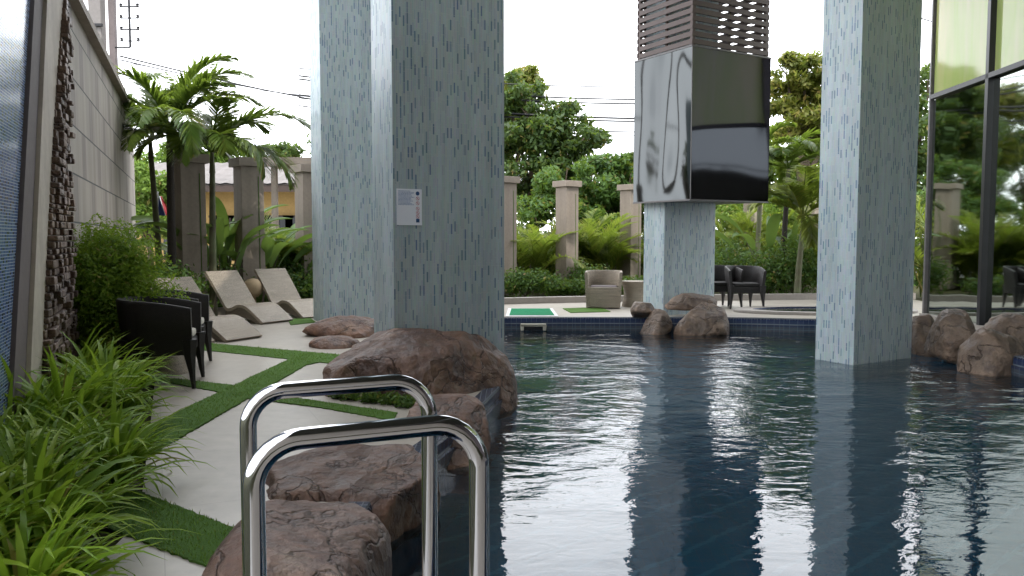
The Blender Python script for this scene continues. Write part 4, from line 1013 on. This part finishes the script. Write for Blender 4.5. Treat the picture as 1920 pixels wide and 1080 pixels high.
for px, D, n_, h, lb in ((985, 23.0, 26, 2.1, 'yellow green areca palm between the first two pillars right of the notice column'), (1020, 24.4, 24, 2.2, 'areca palm directly left of the pillar by the tub armchair'), (1105, 24.6, 24, 2.5, 'areca palm with one high frond right of the second pillar'),
                         (1140, 24.0, 20, 1.8, 'low areca palm behind the tub armchair'), (1215, 26.0, 18, 2.2, 'areca palm seen in the gap left of the steel clad column'), (1362, 26.2, 24, 2.3, 'bright areca palm just right of the steel clad column'),
                         (1385, 28.4, 24, 2.7, 'areca palm behind the dark armchair pillar'), (1455, 26.0, 22, 2.4, 'areca palm beside the dark palm stem'), (1500, 27.0, 22, 2.6, 'areca palm nearest the column in the water'), (538, 18.6, 20, 2.1, 'pale green areca palm behind the loungers'), (548, 18.0, 14, 1.5, 'low areca palm behind the last lounger'), (1560, 22.5, 20, 2.4, 'areca palm hidden behind the column in the water'), (1750, 20.5, 22, 3.0, 'areca palm at the end of the glass facade')):
    areca(D2(px, D), D, n_, h, rr, lb)
def broad(x, y, rr, label, n_=9, h=1.3, pal='banana'):
    t = thing('broad_leaf_plant', label, 'plant', (x, y, -.04), 0, 'broad leaved plants behind the loungers')
    m = M(); st = M()
    for k in range(n_):
        az = k*2*pi/n_+rr.uniform(-.4, .4); e = R(rr.uniform(58, 88)); l1 = h*rr.uniform(.5, .75); ll = h*rr.uniform(.5, .75); p = V((rr.gauss(0, .05), rr.gauss(0, .05), 0)); pts = [p.copy()]
        for j in range(5): p = p+V((cos(az)*cos(e), sin(az)*cos(e), sin(e)))*l1/5; e -= .04; pts.append(p.copy())
        st.tube(pts, [.022-.002*j for j in range(6)], 6)
        q = p.copy(); L2 = []
        for j in range(11): L2.append(q.copy()); q = q+V((cos(az)*cos(e), sin(az)*cos(e), sin(e)))*ll/10; e -= .12
        sd_ = V((-sin(az), cos(az), 0)); tw = rr.uniform(-.6, .6); sd_ = (sd_+V((0, 0, tw))).normalized(); vs = []; fs = []; ww = .15*h*rr.uniform(.6, 1)
        for j, q in enumerate(L2): w_ = ww*sin(pi*(.06+.93*(j/10)**.8))**.7; up = V((0, 0, w_*.3)); vs += [q-sd_*w_/2+up, q, q+sd_*w_/2+up]
        for j in range(10): i0 = 3*j; fs += [(i0, i0+1, i0+4, i0+3), (i0+1, i0+2, i0+5, i0+4)]
        m.add(vs, fs)
    m.obj('leaves', pal, t, uv=False, smooth='all'); st.obj('stalks', 'palm_bark', t, smooth=True)
rr = random.Random(44)
for px, D, n_, h, lb in ((405, 15.9, 8, 1.9, 'broad leaved plant leaning before the first garden pillar'), (432, 16.2, 9, 1.7, 'low broad leaved plant behind the clay ball lounger'), (490, 16.9, 9, 1.8, 'broad leaved plant behind the clay ball'), (420, 16.6, 9, 2.2, 'broad leaved plant between the first two garden pillars'), (452, 17.2, 8, 1.7, 'broad leaved plant before the second garden pillar'), (500, 17.6, 10, 2.0, 'broad leaved plant right of the second garden pillar'), (352, 16.2, 6, 1.6, 'broad leaved plant under the dark stemmed palm'), (530, 17.8, 8, 1.6, 'broad leaved plant behind the lounger by the column'),
                        (1438, 21.5, 8, 2.2, 'banana like plant behind the dark armchair'), (1490, 21.8, 8, 1.8, 'banana like plant at the foot of the right palms')):
    broad(D2(px, D), D, rr, lb, n_, h)
# low shrubs
def shrub(x, y, sx, sy, h, rr, label, mat='ground_leaf', n_=3500, ls=.045):
    t = thing('low_shrub', label, 'shrub', (x, y, -.04), 0, 'low shrubs edging the garden'); m = M()
    bl = [((rr.uniform(-.5, .5)*sx, rr.uniform(-.4, .4)*sy, h*rr.uniform(.35, .6)), (sx*.4, sy*.5, h*.45)) for k in range(6)]
    leaf_cloud(m, bl, n_, ls, rr, .5, .1); m.obj('foliage', mat, t, uv=False)
    m = M()
    for k in range(6): a_ = k*1.05; m.tube([(0, 0, 0), (cos(a_)*sx*.3, sin(a_)*sy*.3, h*.6)], [.015, .006], 5)
    m.obj('stem', 'bark', t)
rr = random.Random(55)
for px, D, sx, h, lb in ((985, 20.8, 1.3, .8, 'low dark shrub at the far kerb left of the second pillar'), (1040, 21.6, 1.2, .5, 'low dark shrub at the foot of the second pillar'), (1100, 22.4, 1.2, .9, 'low dark shrub behind the tub armchair'), (1440, 21.2, 1.6, 1.5, 'low shrub behind the kerb by the dark armchair'), (1495, 20.6, 1.8, 1.3, 'low shrub with dark leaves by the spa basin'), (1545, 20.8, 1.5, 1.6, 'low shrub hidden by the column in the water'),
                         (360, 16.0, 1.2, .75, 'low dark shrub behind the leftmost lounger backs'), (420, 16.2, 1.4, .8, 'low dark shrub between the palm stems and loungers'), (478, 17.0, 1.4, .8, 'low dark shrub behind the middle lounger'), (545, 17.6, 1.4, .6, 'low dark shrub behind the lounger by the column'), (300, 14.8, 1.0, 1.1, 'low dark shrub under the slim palm'), (275, 14.2, 1.4, 1.3, 'shrub in the corner of the boundary wall'), (330, 15.8, 1.8, 1.2, 'shrub behind the first garden pillar'), (395, 17.2, 1.6, 1.3, 'leafy shrub between the first and second garden pillars'), (440, 17.0, 1.4, 1.1, 'leafy shrub at the foot of the second garden pillar'), (505, 17.6, 1.8, 1.3, 'leafy shrub between the second and third garden pillars'), (560, 17.2, 1.2, .9, 'leafy shrub at the foot of the third garden pillar'), (335, 16.6, 1.2, 1.2, 'leafy shrub at the foot of the first garden pillar'), (620, 17.4, 1.8, .7, 'low shrub hidden by the column at the loungers'), (1200, 21.2, 1.5, .6, 'low shrub behind the waisted side table'), (1355, 21.6, 1.4, 1.2, 'low shrub right behind the steel clad column'), (1400, 22.6, 1.6, 1.5, 'tall dark shrub behind the dark armchair facing the pool'), (1470, 24.0, 1.8, 2.0, 'tall dark shrub under the hanging palm'), (1010, 24.5, 1.8, 1.4, 'dark shrub under the arecas left of the second pillar'), (1130, 25.5, 2.0, 1.5, 'dark shrub under the arecas right of the second pillar'), (1345, 25.5, 1.8, 1.7, 'dark shrub seen under the steel box')):
    shrub(D2(px, D), D, sx, .8, h, rr, lb)
# tuft of creeping plants under the largest boulder
m = M(); rr = random.Random(61)
leaf_cloud(m, [((x_, y_, .05), (.13, .1, .06)) for x_, y_ in ((-1.5, 7.42), (-1.3, 7.3), (-1.1, 7.22), (-.95, 7.1), (-1.62, 7.5))], 2600, .018, rr, .6, .1)
tag(m.obj('creeping_plant', 'ground_leaf', uv=False), 'dark creeping plant along the foot of the largest boulder', 'ground cover', kind='stuff')

# ------------------------------------------------------------------ trees
def tree(name, x, y, blobs, n_, size, label, mat, seed, th=3., r0=.25, group=None):
    rr = random.Random(seed); t = thing(name, label, 'tree', (x, y, -.06), 0, group)
    m = M(); m.tube([(0, 0, 0), (.1, 0, th*.5), (.05, .1, th)], [r0, r0*.8, r0*.6], 10)
    for c, r in blobs:
        q = V(c); m.tube([(.05, .1, th*rr.uniform(.7, 1)), (q.x*.5, q.y*.5, (th+q.z)/2*rr.uniform(.95, 1.1)), q, q+V((rr.uniform(-.4, .4)*r[0], 0, r[2]*.5))], [r0*.5, r0*.3, r0*.14, .02], 6)
    m.obj('trunk', 'bark', t, smooth=True)
    # break each blob into smaller clumps for an uneven outline
    sub = []
    for c, r in blobs:
        for k in range(11):
            d = V((rr.gauss(0, 1), rr.gauss(0, 1), rr.gauss(0, 1))).normalized(); q = rr.uniform(.45, .9); f = rr.uniform(.28, .48)
            sub.append(((c[0]+d.x*r[0]*q, c[1]+d.y*r[1]*q, c[2]+d.z*r[2]*q), (r[0]*f, r[1]*f, r[2]*f*.8)))
    m = M(); leaf_cloud(m, sub, n_, size, rr, .42, .25, .35); m.obj('crown', mat, t, uv=False)
    return t
def TB(x0, y0, D, lst):   # blobs from image places: (px, py, radius m)
    return [((P(px, py, D).x-x0, dd, P(px, py, D).z+.06), (r, r, r*.85)) for px, py, r, dd in lst]
x = D2(1000, 32); tree('mango_tree', x, 32, TB(x, 32, 32, [(985, 180, 1.1, 0), (960, 215, 1.3, .5), (1000, 230, 1.5, 0), (1075, 230, 1.2, 0), (1095, 260, 1.0, -.5), (1030, 280, 1.7, .3), (970, 290, 1.6, 0), (1080, 310, 1.2, 0), (1000, 345, 1.7, 0)]), 26000, .12, 'big dark mango tree rising right of the notice column', 'mango', 71, 2.6)
x = D2(955, 34); tree('mango_tree', x, 34, TB(x, 34, 34, [(965, 165, 1.2, 0), (1000, 160, .8, 0), (935, 190, 1.6, 0), (900, 240, 2.2, 0)]), 15000, .13, 'golden topped mango tree behind the dark one', 'mango_gold', 72, 3.5)
x = D2(1090, 28); tree('mango_tree', x, 28, TB(x, 28, 28, [(1060, 345, 1.2, 0), (1110, 335, 1.2, 0), (1030, 385, 1.1, 0), (1150, 325, .9, .4), (1180, 350, 1.1, 0), (1090, 390, 1.2, 0), (1150, 395, 1.1, 0)]), 24000, .10, 'bushy green tree behind the pillars left of the steel box', 'ground_leaf', 73, 1.4, .16)
x = D2(1225, 33); tree('mango_tree', x, 33, TB(x, 33, 33, [(1200, 320, 1.3, 0), (1250, 300, 1.5, 0), (1300, 330, 1.5, 0), (1350, 370, 1.6, 0)]), 12000, .13, 'green tree mostly hidden by the steel box', 'mango', 74, 2)
x = D2(1500, 30); tree('mango_tree', x, 30, TB(x, 30, 30, [(1475, 140, .9, 0), (1510, 130, 1.0, 0), (1530, 175, 1.2, 0), (1465, 190, .9, 0), (1500, 225, 1.3, 0), (1560, 160, 1.3, 0), (1590, 220, 1.5, 0)]), 18000, .11, 'tall golden green tree left of the column in the water', 'mango_gold', 75, 4)
x = D2(1480, 32); tree('mango_tree', x, 32, TB(x, 32, 32, [(1450, 290, 1.2, 0), (1500, 300, 1.6, 0), (1550, 310, 1.7, 0), (1440, 350, 1.2, 0), (1400, 400, 1.6, 0), (1500, 390, 1.8, 0), (1600, 330, 2, 0)]), 20000, .12, 'bright green tree low behind the right palms', 'bright', 76, 2)
x = D2(1700, 31); tree('mango_tree', x, 31, TB(x, 31, 31, [(1640, 200, 2, 0), (1740, 180, 1.6, 0), (1760, 260, 2, 0), (1700, 340, 2.4, 0), (1820, 300, 2.5, 0)]), 16000, .13, 'dark tree between the column in the water and the facade', 'mango', 77, 3)
x = D2(385, 30); tree('garden_tree', x, 30, TB(x, 30, 30, [(365, 283, 1.0, 0), (400, 275, .9, 0), (430, 290, .9, 0), (340, 300, .9, 0), (395, 300, 1.1, 0)]), 11000, .10, 'bright green tree above the house roof behind the first palms', 'bright', 78, 2, .15)
x = D2(275, 24); tree('garden_tree', x, 24, TB(x, 24, 24, [(262, 330, .8, 0), (285, 345, .6, 0), (255, 400, 1.0, 0), (300, 400, .8, 0)]), 8000, .08, 'green tree filling the gap at the end of the boundary wall', 'bright', 79, 1.4, .12)
x = D2(525, 38); tree('garden_tree', x, 38, TB(x, 38, 38, [(505, 292, .8, 0), (528, 288, .9, 0), (545, 300, .7, 0)]), 5000, .10, 'distant small tree above the house roof', 'mango', 80, 2, .15)
x = D2(760, 36); tree('mango_tree', x, 36, TB(x, 36, 36, [(660, 300, 2, 0), (740, 270, 2.4, 0), (820, 280, 2.4, 0), (700, 350, 2.2, 0), (860, 330, 2.4, 0)]), 12000, .15, 'green tree hidden behind the two left columns', 'mango', 81, 2.5)

# ------------------------------------------------------------------ house behind the left garden
hx0, hx1 = D2(200, 25), D2(660, 25)
t = thing('house', 'yellow walled bungalow with a grey corrugated roof behind the garden', 'house', ((hx0+hx1)/2, 25, -.05))
hw = hx1-hx0
M().box((0, 2.2, 1.55), (hw, 4, 3.1)).obj('wall', 'house_wall', t)
m = M()
nr = int(hw/.16)
zt = P(400, 305, 27.0).z+.05; ze = P(400, 345, 24.2).z+.05
rows = [[], []]
for k in range(nr+1):
    xx = -hw/2-.3+(hw+.6)*k/nr; dz = .03 if k % 2 else 0
    rows[0].append((xx, -.95, ze+dz)); rows[1].append((xx, 2.2, zt+dz))
loft(m, [rows[0], rows[1]]); loft(m, [[(a_, b_, c_-.05) for a_, b_, c_ in rows[1]], [(a_, b_, c_-.05) for a_, b_, c_ in rows[0]]])
loft(m, [rows[1], [(a_, 5.2, ze+(c_-zt)) for a_, b_, c_ in rows[1]]])
m.obj('roof', 'roof', t)
M().box((0, -.9, ze-.14), (hw+.5, .06, .2)).obj('fascia', 'dark_wood', t)
for px in (330, 420, 430, 475, 520, 560):
    xx = D2(px, 25)-t.location.x
    f = M().box((xx, .17, 1.55), (.9, .08, 1.3)).obj('window', 'window_dark', t)
    m = M(); m.box((xx, .11, 2.22), (1.0, .06, .07)); m.box((xx, .11, .9), (1.0, .06, .07)); m.box((xx, .12, 1.55), (.05, .04, 1.26)); m.obj('frame', 'dark_wood', f)
c = P(548, 305, 20.5)
t = thing('carport_roof', 'flat beige canopy between the house and the left columns', 'canopy', (c.x+.3, 20.8, -.05))
M().box((0, 0, c.z+.06), (2.0, 1.6, .16)).obj('roof_slab', 'pillar', t)
for s_ in (-.85, .85): M().box((s_, 0, c.z/2), (.14, .14, c.z)).obj('post', 'pillar', t)
# flag
p = P(296, 372, 17.5)
t = thing('flag', 'small drooping red white and blue flag seen between palm stems', 'flag', (p.x, 17.5, -.05))
M().tube([(0, 0, 0), (0, 0, p.z+.2)], .015, 8).obj('pole', 'white', t, smooth=True)
for k, (mt_, w0, w1) in enumerate((('red', 0, .34), ('white', .34, .45), ('blue', .45, 1))):
    m = M(); rows = []
    for i in range(9):
        s = i/8; z_ = p.z+.1-s*.42; r = []
        for j in range(4):
            q = w0+(w1-w0)*j/3; xx = .02+(.05+.20*s)*(1-q); r.append((xx, .05*sin(q*9+s*2), z_))
        rows.append(r)
    loft(m, rows); m.obj('stripe', mt_, t, smooth='all')

# ------------------------------------------------------------------ utility pole, cables
p0 = P(183, 60, 19.5)
t = thing('utility_pole', 'grey concrete utility pole rising behind the boundary wall', 'pole', (p0.x, 19.5, -.05))
m = M(); m.box((0, 0, 6), (.30, .26, 12)); m.obj('shaft', 'pole', t, bevel=.02)
m = M(); m.box((.34, .05, 6), (.14, .14, 12)); m.obj('steel_post', 'dark_render', t)
m = M()
for z_ in (3.9, 4.5, 5.2, 5.9, 6.6, 7.4): m.box((-.05, -.16, z_), (.5, .06, .06))
m.obj('bracket', 'cable', t)
q = P(243, 45, 19.5)-V(t.location)
m = M(); m.tube([(.4, 0, q.z+.75), (q.x, 0, q.z+.75)], .03, 6); m.tube([(.4, 0, q.z-.55), (q.x, 0, q.z-.55)], .02, 6); m.obj('crossarm', 'cable', t)
m = M(); m.tube([(q.x, 0, q.z-.55), (q.x, 0, q.z+.9)], .03, 6)
for k in range(5):
    z_ = q.z-.4+k*.27; m.tube([(q.x-.2, 0, z_), (q.x+.2, 0, z_)], .018, 6)
    for s_ in (-.2, .2): m.lathe([(.01, -.05), (.045, -.03), (.03, 0), (.045, .03), (.01, .05)], 8, (q.x+s_, 0, z_+.03))
m.obj('insulator_rack', 'cable', t)
def cable(a, b, sag, label, r=.018, D=28):
    a = P(*a); b = P(*b); m = M(); c = (a+b)/2
    pts = [a.lerp(b, k/16)-V((0, 0, sag*4*(k/16)*(1-k/16)))-c for k in range(17)]; m.tube(pts, r, 5)
    return tag(m.obj('power_cable', 'cable', loc=c, smooth=True), label, 'cable', 'overhead power cables')
for k, (ya, yb, sg, r_) in enumerate(((148, 152, .3, .014), (172, 176, .35, .02), (178, 182, .4, .02), (208, 214, .3, .025), (213, 217, .35, .022), (228, 236, .4, .016), (234, 243, .4, .012))):
    cable((560, ya-30 if k else ya-20, 30), (1400, yb+8, 34), sg, ['highest thin power cable over the trees', 'upper of two close cables at mid height', 'lower of two close cables at mid height', 'thick cable crossing the mango crown', 'second thick cable under the first', 'thin cable below the thick pair', 'lowest thin cable left of the steel box'][k], r_*1.7)
cable((225, 105, 19.5), (700, 205, 31), .1, 'cable running from the insulator rack past the palms', .022)
cable((225, 112, 19.5), (700, 195, 31), .15, 'second cable from the insulator rack, just under the first', .018)
cable((250, 120, 22), (700, 180, 31), .3, 'slack cable above the left palms', .012)
cable((1700, 25, 24), (1860, 60, 26), .1, 'short cable seen past the column in the water', .02)
for k, (px, D, lst, lb, mt_) in enumerate(((1010, 27, [(965, 420, 1.2, 0), (1010, 430, 1.2, 0), (1060, 425, 1.1, 0), (1110, 430, 1.2, 0)], 'dense dark bush filling the gap behind the second pillar', 'ground_leaf'),
                                 (1190, 29, [(1150, 430, 1.3, 0), (1200, 425, 1.3, 0), (1250, 430, 1.2, 0)], 'dense dark bush behind the pillar at the tub armchair', 'mango'),
                                 (1420, 30, [(1350, 425, 1.3, 0), (1400, 415, 1.4, 0), (1460, 425, 1.4, 0), (1520, 420, 1.4, 0)], 'dense green bush behind the right hand pillars', 'bright'),
                                 (1760, 27, [(1700, 420, 1.4, 0), (1770, 410, 1.4, 0), (1840, 420, 1.4, 0)], 'dense green bush beyond the end of the glass facade', 'ground_leaf'))):
    x = D2(px, D); tree('garden_bush', x, D, TB(x, D, D, lst)+[((c[0], c[1], .7), (1.4, .9, 1.1)) for c, r_ in TB(x, D, D, lst)], 15000, .09, lb, mt_, 90+k, .7, .08)
